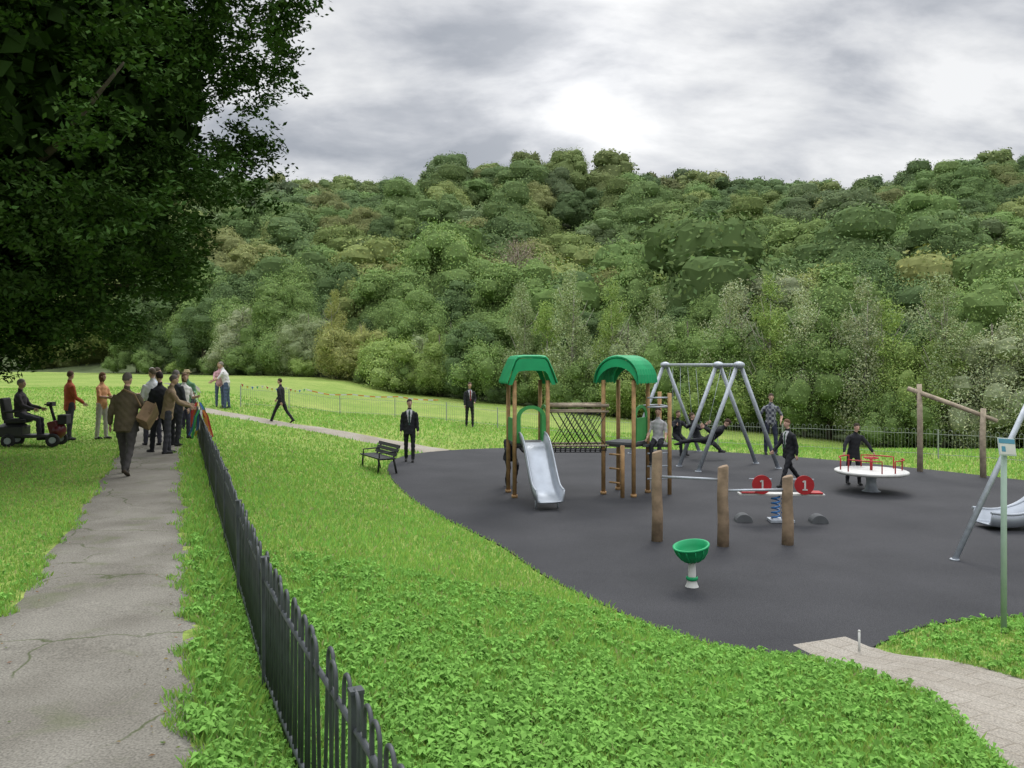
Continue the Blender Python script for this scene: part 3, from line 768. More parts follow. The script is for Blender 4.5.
# ------------------------------------------------------------------ people
skin_mats = {}
def cmat(name, col):
    key = (name, tuple(col))
    if key not in skin_mats: skin_mats[key] = mat(name, col, .85, var=.18, scale=9, bump=.25, bscale=18)
    return skin_mats[key]
SKIN = (.50, .32, .245)
def person(label, x, y, heading, h=1.75, top=(.03, .03, .035), bottom=(.025, .025, .03), hair=(.05, .03, .02), skin=SKIN,
           shoes=(.02, .02, .02), legs=((.06, .03, .06), (-.06, .05, .05)), arms=((.05, .12, .15), (.12, .15, .35)), lean=0.0, jacket=True,
           shirt=None, tie=None, seat=None, z=None, girth=1.0, plaid=None, hat=None, long_hair=False, vox=.018, headpitch=0.0, headturn=0.0):
    k = h/1.8
    mb = MB(); tags = []
    def tag(p, q, r, t, n=8):
        for i in range(n):
            f = i/(n-1); tags.append((Vector(p).lerp(Vector(q), f), r, t))
    TM = Matrix.Rotation(-lean, 4, 'X')
    T = lambda a, b_, c: TM @ Vector((a, b_, c))
    Uv = Vector((1, 0, 0)); Vv = TM.to_3x3() @ Vector((0, 1, 0))
    gg = girth
    seated = seat is not None
    rg = [(-.07, .13, .105), (0, .16*gg, .118*gg), (.1, .150*gg, .118*gg), (.22, .150*gg, .12*gg), (.36, .172*gg, .122*gg), (.46, .178, .11), (.51, .145, .09), (.545, .08, .07), (.58, .055, .056), (.66, .052, .055)]
    if jacket: rg = [(a, b_*(1.08), c*1.1) if a < .55 else (a, b_, c) for a, b_, c in rg]
    if jacket and not seated: rg = [(-.17, .185*gg, .14*gg), (-.1, .18*gg, .14*gg)]+rg[1:]
    mb.rings([(T(0, 0, a), Uv*b_, Vv*c) for a, b_, c in rg], 18)
    tag(T(0, 0, -.14 if (jacket and not seated) else 0.0), T(0, 0, .5), .15, 'top', 14); tag(T(0, .0, .57), T(0, .0, .66), .05, 'skin', 4)
    hp = T(0, .025, .765); HR = Matrix.Rotation(headturn, 3, 'Z') @ Matrix.Rotation(-lean*.3-headpitch, 3, 'X')
    H = lambda a, b_, c: hp+HR @ Vector((a, b_, c))
    mb.ell(H(0, 0, .01), (.074, .093, .108), 18, 12, HR); mb.ell(H(0, .03, -.05), (.053, .063, .063), 14, 9, HR)
    mb.ell(H(0, .10, -.015), (.014, .02, .026), 8, 6, HR)
    for s in (-1, 1): mb.ell(H(s*.076, -.005, -.01), (.012, .022, .032), 8, 6, HR)
    tag(H(0, 0, -.08), H(0, 0, .06), .08, 'skin', 6)
    lows = []; hands = []
    for i, s in enumerate((-1, 1)):
        a, kb = legs[i][0], legs[i][1]; oo = legs[i][2] if len(legs[i]) > 2 else .03
        hp_ = Vector((s*.092, 0, -.02)); kn = hp_+.45*Vector((s*math.sin(oo), math.sin(a)*math.cos(oo), -math.cos(a)*math.cos(oo)))
        b2 = a-kb; an = kn+.43*Vector((0, math.sin(b2), -math.cos(b2)))
        mb.tube([hp_+Vector((0, 0, .04)), hp_.lerp(kn, .35), kn, kn.lerp(an, .35), an+Vector((0, 0, .0))], [.088*gg, .085*gg, .064, .062, .054], 14)
        tag(hp_, kn, .08, 'bottom', 8); tag(kn, an, .06, 'bottom', 8)
        pit = 0.0 if not (b2 < -.35) else -b2*.7
        fd = Vector((0, math.cos(pit), -math.sin(pit))); fz = Vector((0, math.sin(pit), math.cos(pit)))
        hl = an-fz*.055-fd*.055; to = an-fz*.06+fd*.17
        mb.rings([(hl-fd*.015, Uv*.02, fz*.02), (hl, Uv*.038, fz*.04), (an-fz*.045+fd*.04, Uv*.042, fz*.045), (to-fd*.06, Uv*.048, fz*.034), (to, Uv*.04, fz*.025), (to+fd*.02, Uv*.015, fz*.012)], 12)
        tag(hl, to, .035, 'shoe', 8); lows.append(min((an-fz*.095-fd*.055).z, (to-fz*.028).z))
    for i, s in enumerate((-1, 1)):
        A = arms[i]; a, o_, eb = A[0], A[1], A[2]; inw = A[3] if len(A) > 3 else 0.0
        sh = T(s*.185, 0, .455)
        el = sh+.285*Vector((s*math.sin(o_), math.sin(a)*math.cos(o_), -math.cos(a)*math.cos(o_)))
        f = a+eb; fd = Vector((s*math.sin(o_)*.6-s*inw, math.sin(f), -math.cos(f))).normalized()
        wr = el+.25*fd
        ex = .010 if jacket else 0
        mb.tube([sh+Vector((-s*.03, 0, .015)), sh.lerp(el, .25), el, el.lerp(wr, .4), wr], [.062+ex, .056+ex, .046+ex, .043+ex, .032+ex], 12)
        tag(sh, el, .055, 'top', 6)
        if jacket: tag(el, wr-fd*.01, .045, 'top', 6)
        else: tag(el.lerp(wr, .15), wr-fd*.01, .045, 'skin', 6)
        side = fd.cross(Vector((0, 0, 1)));  side = (side.normalized() if side.length > .2 else Vector((0, 1, 0)))
        nrm = fd.cross(side).normalized()
        wid = nrm if abs(fd.z) < .7 else Vector((0, 1, 0)); wid = (wid-fd*wid.dot(fd)).normalized(); pn = fd.cross(wid)
        mb.rings([(wr-fd*.01, wid*.027, pn*.022), (wr+fd*.03, wid*.038, pn*.017), (wr+fd*.085, wid*.04, pn*.014), (wr+fd*.095, wid*.03, pn*.01)], 12)
        tag(wr+fd*.03, wr+fd*.09, .035, 'skin', 4)
        hands.append((wr, fd, wid, pn, s))
    me = mb.mesh('tmp', []); ob = bpy.data.objects.new('tmp', me); COL.objects.link(ob)
    rm = ob.modifiers.new('r', 'REMESH'); rm.mode = 'VOXEL'; rm.voxel_size = vox; rm.use_smooth_shade = True
    sm_ = ob.modifiers.new('s', 'SMOOTH'); sm_.factor = .5; sm_.iterations = 3
    dg = bpy.context.evaluated_depsgraph_get(); me2 = bpy.data.meshes.new_from_object(ob.evaluated_get(dg))
    bpy.data.objects.remove(ob)
    nv = len(me2.vertices); co = np.zeros(nv*3, np.float32); me2.vertices.foreach_get('co', co); co = co.reshape(-1, 3)
    ph_ = rng.uniform(0, 6, 3)
    fold = .006*np.sin(co[:, 2]*46+co[:, 0]*22+ph_[0])*np.sin(co[:, 0]*31+co[:, 1]*17+ph_[1])
    nm = np.zeros(nv*3, np.float32); me2.vertices.foreach_get('normal', nm); nm = nm.reshape(-1, 3)
    co = co+nm*(fold*(co[:, 2] < .5))[:, None]
    fs = [list(p.vertices) for p in me2.polygons]; fc = np.array([co[f].mean(0) for f in fs])
    TP = np.array([list(t[0]) for t in tags]); TRr = np.array([t[1] for t in tags])
    dist = np.linalg.norm(fc[:, None, :]-TP[None], axis=2)-TRr[None]
    ti = dist.argmin(1)
    names = ['skin', 'top', 'bottom', 'shoe', 'shirt', 'tie', 'eye', 'lip']
    tn = [tags[i][2] for i in ti]
    inv = TM.inverted(); iv = np.array(inv.to_3x3()); tl = fc @ iv.T
    mi = []
    for j, t in enumerate(tn):
        q = tl[j]
        if t in ('top', 'skin') and shirt is not None and q[1] > .03 and .12 < q[2] < .575 and abs(q[0]) < .12:
            wv = .02+.07*(q[2]-.12)/.42
            if abs(q[0]) < wv: t = 'shirt'
            if tie is not None and abs(q[0]) < .02 and q[2] < .54: t = 'tie'
        if t == 'skin' and .5 < q[2] < .585 and abs(q[0]) < .13: t = 'shirt' if shirt is not None else 'top'
        if t == 'top' and (q[2] < -.19): t = 'bottom'
        mi.append(names.index(t))
    fin = MB(); fin.v = [tuple(p) for p in co]; fin.f = fs; fin.m = mi; fin.sm = [True]*len(fs)
    for wr, fd, wid, pn, s in hands:
        for q, (off, ln) in enumerate(((-.03, .065), (-.01, .075), (.011, .07), (.03, .055))):
            a = wr+fd*.085+wid*off; c1 = a+fd*ln*.5+pn*(-s)*.006; c2 = a+fd*ln*.9+pn*(-s)*.022
            fin.tube([a-fd*.02, a, c1, c2], [.009, .0095, .0085, .006], 7, 0)
        a = wr+fd*.03+wid*.032; fin.tube([a, a+fd*.03+wid*.022, a+fd*.06+wid*.026], [.012, .011, .008], 7, 0)
    for s in (-1, 1): fin.ell(H(s*.03, .083, .012), (.013, .009, .007), 8, 6, None, 6)
    fin.ell(H(0, .092, -.062), (.024, .006, .006), 8, 5, None, 7)
    lo = min(lows)
    if seat is not None: rootz = seat+.11*k
    else: rootz = (z if z is not None else max(g(x, y), PZ if sdf(np.array([x]), np.array([y]), PG)[0] < 0 else -9))-lo*k
    mts = [cmat('skin', skin), cmat('cloth_top', top), cmat('cloth_trousers', bottom), cmat('shoe_leather', shoes),
           cmat('shirt_cloth', shirt or top), cmat('tie_cloth', tie or top), M_eye, M_lip]
    if plaid is not None: mts[1] = plaid
    body = fin.part('person', mts, None, label=label, category='person')
    body.location = (x, y, rootz); body.rotation_euler = (0, 0, R(heading)); body.scale = (k, k, k)
    hb = MB(); seg = 20; ringn = 12; vs = []
    for i in range(ringn+1):
        ph = math.pi*i/ringn
        for q in range(seg):
            an = 2*math.pi*q/seg
            d = Vector((math.sin(ph)*math.cos(an), math.sin(ph)*math.sin(an), math.cos(ph)))
            front = d.y
            keep = d.z > (.45*front+.05 if front > 0 else (.5*front-.02))
            rr = 1.0 if keep else .88
            if long_hair and front < .1: rr = 1.05
            ns = 1+.04*math.sin(an*5+ph*7)*math.sin(ph)
            vs.append(H(0, -.004, .014)+HR @ Vector((d.x*.083*rr*ns, d.y*.101*rr*ns, d.z*(.113 if not (long_hair and d.z < 0) else .2)*rr)))
    fsx = [(i*seg+q, (i+1)*seg+q, (i+1)*seg+(q+1) % seg, i*seg+(q+1) % seg) for i in range(ringn) for q in range(seg)]
    hb.add(vs, fsx, 0, True)
    hb.part('hair', cmat('hair', hair), body)
    if hat is not None:
        b = MB(); c = H(0, 0, .08)
        b.lathe([(.0, .075), (.07, .07), (.088, .03), (.09, .0), (.15, -.01), (.15, -.018), (.085, -.01)], c, 20)
        b.part('hat', cmat('hat', hat), body)
    return body, hands, k, T

def held(body, name, mb_, m, label, category, **kw):
    o = mb_.part(name, m, None, **kw); o['label'] = label; o['category'] = category
    o.location = body.location; o.rotation_euler = body.rotation_euler; o.scale = body.scale
    return o
BLK = (.016, .017, .021)
def plaid_mat():
    m, t, o = nt('plaid_shirt'); p = t.nodes.new('ShaderNodeBsdfPrincipled'); p.inputs['Roughness'].default_value = .9
    tc = t.nodes.new('ShaderNodeTexCoord'); c = t.nodes.new('ShaderNodeTexChecker'); c.inputs['Scale'].default_value = 12
    c.inputs['Color1'].default_value = (.24, .25, .27, 1); c.inputs['Color2'].default_value = (.05, .055, .08, 1)
    L(t, tc.outputs['Object'], c.inputs['Vector']); L(t, c.outputs['Color'], p.inputs['Base Color']); L(t, p.outputs['BSDF'], o.inputs['Surface']); return m

b1, hd, k1, _ = person('man in brown tweed jacket walking away with shoulder bag', -6.92, 14.3, 8, 1.8, (.085, .068, .042), (.045, .042, .04), (.12, .105, .09),
                 legs=((.30, .08), (-.25, .35)), arms=((-.1, .28, .5), (.2, .42, .9)), girth=1.2, vox=.015, shoes=(.04, .03, .02), lean=.05, headpitch=.12, headturn=-.25)
mb_ = MB()
rt = Matrix.Rotation(R(24), 3, 'Y') @ Matrix.Rotation(R(-25), 3, 'X')
mb_.box((.34, .08, .10), (.20, .50, .36), rt); mb_.box((.445, .08, .16), (.014, .51, .22), rt); mb_.tube([(.27, -.08, .28), (.18, -.14, .5), (-.02, -.08, .585), (-.14, .06, .5), (.0, .2, .3), (.25, .26, .2)], .018, 6)
held(b1, 'shoulder_bag', mb_, M_tan, 'large tan leather satchel tucked under the walking man\'s arm', 'bag', bevel=.025)

person('boy in black suit and tie standing at the rubber edge', -2.97, 23.1, 185, 1.75, BLK, BLK, (.04, .025, .018), shirt=(.42, .42, .44), tie=(.03, .06, .05),
       legs=((.15, .05), (-.1, .1)), arms=((.1, .15, .2), (-.1, .15, .35)), headturn=.3)
person('youngster in black suit striding across the meadow path', -8.25, 28.5, 75, 1.6, BLK, BLK, (.05, .03, .02), legs=((.5, .1), (-.4, .3)), arms=((-.4, .1, .2), (.5, .1, .3)), lean=.06)
person('teenager in black suit standing by the grey railing', -1.75, 32.9, 200, 1.78, BLK, BLK, (.06, .04, .03), shirt=(.34, .34, .38), tie=(.2, .03, .03), arms=((.1, .2, .9, .5), (.1, .15, .3)))
person('man in white shirt and blue jeans bending at the fence', -11.1, 31, 100, 1.78, (.60, .58, .58), (.07, .10, .17), (.22, .19, .16), jacket=False, lean=.25, arms=((.6, .1, .5), (.7, .1, .5)), girth=1.2)
person('woman in pink top holding papers beside the fence', -11.45, 31.2, 200, 1.68, (.55, .32, .35), (.08, .11, .18), (.25, .15, .08), jacket=False, long_hair=True, arms=((.5, .1, 1.0), (.5, .1, 1.0)))
person('man in checked shirt standing with hands at hips', 8.12, 25.0, 170, 1.85, (.2, .2, .22), (.03, .035, .06), (.06, .04, .03), jacket=False, plaid=plaid_mat(),
       arms=((-.1, .5, .9, .5), (-.1, .5, .9, .5)), legs=((.1, 0, .1), (-.05, 0, .12)))
person('boy in black suit walking over the rubber surface', 6.42, 18.5, 115, 1.55, BLK, BLK, (.12, .07, .04), shirt=(.42, .42, .44), tie=(.05, .1, .06), legs=((.45, .1), (-.4, .35)), arms=((-.3, .12, .3), (.35, .12, .5)), lean=.05)
person('youngster in black leaning hands on the roundabout', 8.02, 18.72, 182, 1.42, BLK, BLK, (.04, .03, .02), lean=.25, arms=((.35, .6, .2), (.35, .6, .2)), legs=((.1, 0, .1), (-.1, .05, .1)))
person('child in white shirt sitting on the tower deck', 3.22, 17.55, 160, 1.45, (.42, .42, .44), BLK, (.05, .03, .02), jacket=False, seat=1.08+PZ, legs=((1.4, 1.3), (1.35, 1.2)), arms=((.4, .15, .6), (.4, .15, .6)))
person('youngster in black crouching behind the slide tower', -.05, 18.6, 195, 1.5, BLK, BLK, (.05, .03, .02), lean=.5, legs=((1.0, 1.5), (.7, 1.3)), arms=((.8, .1, .5), (.8, .1, .5)))
person('teenager in black reclining on a swing with legs stretched out', 5.36, 21.70, 75, 1.6, BLK, BLK, (.05, .03, .02), seat=.70, lean=-.85, legs=((1.55, .15), (1.5, .1)), arms=((1.3, .2, .9), (1.3, .2, .9)), headpitch=.4)
person('youngster in black jacket sitting on a swing', 5.56, 23.85, 250, 1.55, BLK, BLK, (.07, .05, .03), seat=.56, lean=-.3, legs=((1.4, .6), (1.35, .5)), arms=((1.1, .25, 1.2), (1.1, .25, 1.2)))
person('youth in black blazer sitting upright on a flat swing', 5.11, 24.73, 200, 1.6, BLK, BLK, (.07, .05, .03), seat=.54, lean=.1, legs=((1.3, 1.3), (1.25, 1.2)), arms=((.9, .25, 1.2), (.9, .25, 1.2)))
person('man in white shirt standing on the footpath', -8.75, 19.4, 40, 1.82, (.64, .64, .66), (.06, .06, .08), (.14, .11, .08), jacket=False, girth=1.18, headturn=.5, arms=((.1, .2, .4), (.2, .3, 1.5, .2)), legs=((.12, .02, .08), (-.1, .08, .08)))
person('man in black suit talking on the footpath', -7.95, 18.0, 60, 1.76, BLK, BLK, (.03, .02, .02), shirt=(.5, .5, .5), arms=((.3, .1, 1.2), (.2, .1, .9)), headturn=-.4, legs=((.15, .05, .08), (-.12, .1, .05)))
person('man in pale blue shirt with white hair', -9.6, 21.3, 150, 1.78, (.38, .46, .58), (.08, .08, .09), (.40, .39, .37), jacket=False, girth=1.2, arms=((.3, .1, 1.2), (.3, .1, 1.2)), headturn=.4)
person('woman in green coat with a straw hat', -9.5, 23.3, 190, 1.68, (.10, .22, .12), (.04, .04, .06), (.2, .12, .06), hat=(.40, .32, .18), arms=((.3, .2, 1.3), (.2, .1, .5)))
person('man in tan jacket looking over the railing', -7.65, 17.7, -60, 1.70, (.26, .19, .12), (.05, .05, .06), (.12, .1, .09), lean=.15, arms=((.7, .1, .6), (.6, .1, .6)))
bw, _, _, _ = person('woman in patterned orange and white top', -10.6, 20.6, -100, 1.66, (.58, .30, .15), (.42, .40, .36), (.12, .06, .03), jacket=False, long_hair=True, arms=((.4, .1, 1.2), (.4, .1, 1.2)))
mb_ = MB(); mb_.box((0, .38, .17), (.46, .30, .03)); mb_.box((-.1, .38, .21), (.16, .2, .05)); mb_.box((.12, .36, .205), (.14, .16, .04))
held(bw, 'serving_tray', mb_, M_woodG, 'pale tray of small boxes held out by the woman', 'tray', bevel=.006)
person('woman in white blouse with brown hair', -8.6, 20.9, 240, 1.66, (.62, .60, .58), (.05, .05, .08), (.12, .07, .04), jacket=False, long_hair=True, arms=((.2, .2, 1.5, .3), (.2, .1, .4)), headturn=-.3)
person('person in red-orange jacket standing beside the scooter', -11.1, 20.0, -40, 1.68, (.36, .085, .035), (.05, .05, .06), (.1, .06, .04), arms=((.3, .1, .9), (.2, .1, .7)), headturn=.5)
person('man in cream jacket facing the group', -9.95, 22.3, -70, 1.75, (.44, .39, .30), (.06, .06, .07), (.1, .08, .06), arms=((.3, .1, .8), (.0, .15, .3)))
person('man in dark grey suit beside the ribbon-tied railing', -8.15, 19.3, -20, 1.77, (.035, .038, .045), (.03, .03, .036), (.18, .16, .15), shirt=(.5, .5, .52), arms=((.4, .1, 1.3), (.1, .15, .3)), girth=1.1)
# ------------------------------------------------------------------ mobility scooter
sx_, sy_ = -11.25, 18.7; sz_ = g(sx_, sy_)
sc = thing('mobility_scooter', 'black and dark red mobility scooter parked on the grass', 'mobility scooter', (sx_, sy_, sz_), 12)
b = MB(); b.box((0, 0, .24), (1.1, .5, .07)); b.box((-.38, 0, .36), (.5, .54, .24)); b.ell((-.4, 0, .46), (.3, .28, .12)); b.part('body', M_scootb, sc, .03)
b = MB(); b.box((.5, 0, .42), (.22, .4, .34), Matrix.Rotation(R(-15), 3, 'Y')); b.ell((.56, 0, .36), (.16, .24, .2)); b.part('front_shroud', M_scoot, sc, .03)
b = MB(); b.tube([(.5, 0, .5), (.38, 0, .95)], .035, 10); b.tube([(.36, -.3, .98), (.4, -.15, 1.0), (.4, .15, 1.0), (.36, .3, .98)], .018, 8); b.box((.4, 0, .98), (.12, .26, .1)); b.part('tiller', M_dark, sc)
b = MB(); b.box((-.3, 0, .6), (.46, .5, .1)); b.part('seat', M_dark, sc, .03)
b = MB(); b.box((-.55, 0, .88), (.1, .48, .52), Matrix.Rotation(R(-8), 3, 'Y')); b.part('backrest', M_dark, sc, .04)
b = MB(); b.box((.68, 0, .62), (.2, .34, .22)); b.part('front_basket', M_dark, sc, .01)
for s in (-1, 1):
    b = MB(); b.tube([(-.52, s*.29, .82), (-.15, s*.29, .82)], .025, 8); b.part('armrest', M_dark, sc)
    for wx in (-.42, .52):
        w = MB(); w.tube([(wx+.115*math.cos(t), s*.28, .15+.115*math.sin(t)) for t in np.linspace(0, 2*math.pi, 20)[:-1]], .045, 8, closed=True)
        wo = w.part('wheel', M_dark, sc)
        r_ = MB(); r_.cyl((wx, s*.25, .15), (wx, s*.315, .15), .075, seg=14); r_.part('rim', M_galv, wo)
person('seated rider in dark coat on a mobility scooter', sx_-.25, sy_-.06, -78, 1.7, (.04, .035, .04), (.04, .04, .05), (.2, .18, .17), seat=sz_+.64, legs=((1.35, 1.3), (1.35, 1.3)), arms=((.5, .15, .8), (.5, .15, .8)))

# ------------------------------------------------------------------ bunting, tape and ribbons
fl_m = [mat('flag_'+n_, c_, .8, var=.05) for n_, c_ in (('red', (.42, .05, .05)), ('yellow', (.50, .38, .06)), ('blue', (.07, .16, .42)), ('green', (.05, .32, .10)), ('white', (.5, .5, .5)), ('orange', (.5, .18, .04)))]
def bunting(p0, p1, N, label, ln=.2):
    bu_p0 = Vector((p0[0], p0[1], g(*p0)+.97)); bu_p1 = Vector((p1[0], p1[1], g(*p1)+.97))
    b = MB()
    P = [bu_p0.lerp(bu_p1, i/N)-Vector((0, 0, .12*abs(math.sin(math.pi*i/N*3)))) for i in range(N+1)]
    b.tube(P, .004, 5, 4)
    for i in range(N):
        a, c = P[i], P[i+1]; m_ = a.lerp(c, .5)
        b.add([a.lerp(c, .25), a.lerp(c, .75), m_-Vector((0, .0, ln))], [(0, 1, 2)], i % 5)
    b.part('bunting', fl_m, None, label=label, category='bunting')
bunting((-7.9, 20.2), (-11.2, 28.2), 30, 'string of small coloured pennant flags along the dark railing', .2)
bunting((-11.0, 32.2), (-9.0, 34.9), 14, 'short string of pennant flags tied to the grey railing', .12)
b = MB()
pts_ = [(-9.0, 34.85), (-7, 34.95), (-5, 35.05), (-3.2, 34.6)]
for i in range(24):
    f0, f1 = i/24*3, (i+1)/24*3
    def at_(f):
        j = min(2, int(f)); u = f-j; x = pts_[j][0]*(1-u)+pts_[j+1][0]*u; y = pts_[j][1]*(1-u)+pts_[j+1][1]*u
        return Vector((x, y, g(x, y)+.90-.06*abs(math.sin(f*math.pi))))
    a, c = at_(f0), at_(f1)
    b.add([a, c, c+Vector((0, .01, .045)), a+Vector((0, .01, .045))], [(0, 1, 2, 3)], 5 if i % 2 else 4)
b.part('barrier_tape', fl_m, None, label='orange and white barrier tape strung along the grey railing', category='barrier tape')
def ribbons(by_, label, n=9):
    rb_ = MB(); bx_ = .58-.42*by_; base = Vector((bx_, by_, g(bx_, by_)))
    for i in range(n):
        a = i*.9+by_; x = .05*math.cos(a); y = .05*math.sin(a); pts = [base+Vector((x, y, .98)), base+Vector((x*3, y*3, .82)), base+Vector((x*4.5+.03*math.sin(i), y*4, .55)), base+Vector((x*6, y*4, .28+.03*(i % 3)))]
        for q in range(3): rb_.add([pts[q], pts[q]+Vector((.05, .02, 0)), pts[q+1]+Vector((.05, .02, 0)), pts[q+1]], [(0, 1, 2, 3)], i % 6)
    rb_.part('ribbon_bunch', fl_m, None, label=label, category='ribbons')
ribbons(20.3, 'bunch of bright coloured ribbons tied to the dark railing')
ribbons(23.0, 'loose trailing coloured ribbons tied to the dark railing', 7)

# ------------------------------------------------------------------ trees
def cube_sphere(n=4):
    vs = []; qs = []
    for ax in range(3):
        for s in (-1, 1):
            b0 = len(vs)
            for i in range(n+1):
                for j in range(n+1):
                    u = -1+2*i/n; v = -1+2*j/n
                    p = [0, 0, 0]; p[ax] = s; p[(ax+1) % 3] = u; p[(ax+2) % 3] = v*s
                    q = np.array(p, float); vs.append(q/np.linalg.norm(q))
            for i in range(n):
                for j in range(n):
                    a = b0+i*(n+1)+j; qs.append((a, a+n+1, a+n+2, a+1))
    return np.array(vs), np.array(qs)
CS_V, CS_Q = cube_sphere(4)

def unit(n):
    v = rng.normal(size=(n, 3)); return v/np.linalg.norm(v, axis=1)[:, None]
def leaves(C, out, size, bias=.6, asp=.5):
    n = len(C)
    nn = unit(n)+out*bias; nn /= np.linalg.norm(nn, axis=1)[:, None]
    a = np.cross(nn, unit(n)); a /= np.linalg.norm(a, axis=1)[:, None]+1e-9
    b_ = np.cross(nn, a); s = size*rng.uniform(.55, 1.35, n)
    s = s[:, None]
    V = np.stack([C-a*s, C+b_*s*asp, C+a*s, C-b_*s*asp], 1).reshape(-1, 3)
    return V, np.arange(4*n).reshape(n, 4)
def crown(lobes, n, size, core=.78, bias=.6, hue=.08, fuzz=(.72, 1.12), droop=0.0, asp=.5, lv=.18, corec=.6, st=(1, 1), lump_k=1.0):
    lobes = np.array(lobes, float); NL = len(lobes)
    S = np.stack([st[0]*rng.uniform(.8, 1.25, NL), st[0]*rng.uniform(.8, 1.25, NL), st[1]*rng.uniform(.78, 1.15, NL)], -1)
    PH = rng.uniform(0, 6.28, (NL, 3)); K = rng.uniform(2.2, 4.2, (NL, 3))
    def lump(d, i): return 1+lump_k*(.16*np.sin(d[:, 0]*K[i, 0]+PH[i, 0])*np.cos(d[:, 1]*K[i, 1]+PH[i, 1])+.10*np.sin(d[:, 2]*K[i, 2]*1.7+PH[i, 2]+d[:, 0]*2))
    w = lobes[:, 3]**2; w /= w.sum()
    idx = rng.choice(NL, n, p=w)
    d = unit(n)
    sprd = unit(NL*26).reshape(NL, 26, 3); mix = rng.random(n) < .3
    d = np.where(mix[:, None], sprd[idx, rng.integers(0, 26, n)]+rng.normal(0, .2, (n, 3)), d); d /= np.linalg.norm(d, axis=1)[:, None]
    rad = rng.uniform(*fuzz, n)*lump(d, idx)
    C = lobes[idx, :3]+d*(lobes[idx, 3]*rad)[:, None]*S[idx]
    if droop: C[:, 2] -= droop*rng.random(n)**2
    dd = np.linalg.norm((C[:, None]-lobes[None, :, :3])/S[None], axis=2)/lobes[None, :, 3]
    ok = (dd < .62).sum(1) == 0
    C, d, idx = C[ok], d[ok], idx[ok]
    V, Q = leaves(C, d, size, bias, asp)
    lt = rng.uniform(1-lv, 1+lv, NL); br = lt[idx]*rng.uniform(.84, 1.16, len(C))
    c = np.stack([br*rng.uniform(1-hue, 1+hue*1.5, len(C)), br, br*rng.uniform(.85, 1.12, len(C))], -1)
    T = np.repeat(c, 4, 0); Vs = [V]; Qs = [Q]; Ts = [T]; off = len(V)
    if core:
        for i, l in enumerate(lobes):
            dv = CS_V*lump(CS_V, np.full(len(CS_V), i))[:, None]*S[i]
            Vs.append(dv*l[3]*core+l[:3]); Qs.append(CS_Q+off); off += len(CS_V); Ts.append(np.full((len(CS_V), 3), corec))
    return np.concatenate(Vs), np.concatenate(Qs), np.concatenate(Ts)
def dome_lobes(n, rx, z0, z1, r0, r1, pk=.35):
    out = []
    for i in range(n):
        a = rng.uniform(0, 2*np.pi); u = rng.uniform(0, 1); f = rng.uniform(0, 1)**.5
        z = z0+(z1-z0)*u; prof_ = math.sqrt(max(0.0, 1-(abs(u-pk)/(1.03-pk))**2))
        rr = rx*prof_*f
        out.append((rr*math.cos(a), rr*math.sin(a), z, rng.uniform(r0, r1)))
    return out
hillv = []
for v in range(9):
    rx = rng.uniform(3.2, 4.4); hh = rng.uniform(7.0, 9.4)
    lobes = dome_lobes(32, rx, 2.2, hh, .8, 1.6, pk=rng.uniform(.25, .4))+[(0, 0, hh*.58, 3.1), (1.5, .5, hh*.5, 2.6), (-1.5, -.7, hh*.5, 2.6)]
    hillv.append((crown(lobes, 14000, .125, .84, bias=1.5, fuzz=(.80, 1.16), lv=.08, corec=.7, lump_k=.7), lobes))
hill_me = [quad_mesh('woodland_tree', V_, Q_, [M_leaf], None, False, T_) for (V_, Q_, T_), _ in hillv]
pal = [(.205, .285, .095), (.175, .255, .090), (.225, .29, .095), (.145, .215, .082), (.26, .315, .11), (.19, .25, .115), (.19, .29, .095), (.25, .275, .105), (.155, .23, .088)]
pos = []
yy = 68.0
while yy < 356:
    stp = 12.0+.008*yy
    xx = -.80*yy-6+rng.uniform(0, stp)
    while xx < .76*yy+8:
        px_, py_ = xx+rng.uniform(-4.6, 4.6), yy+rng.uniform(-4.8, 4.8)
        if hill_line(px_, py_) > 9: pos.append((px_, py_))
        xx += stp
    yy += stp*.78
pos = [p for p in pos if p[0]/p[1] > -.72]
pos.sort(key=lambda p: p[1])
ind = [p for p in pos if -.66 < p[0]/p[1] < .66][:290]
iset = set(ind)
VS = []; QS = []; TS = []; off = 0
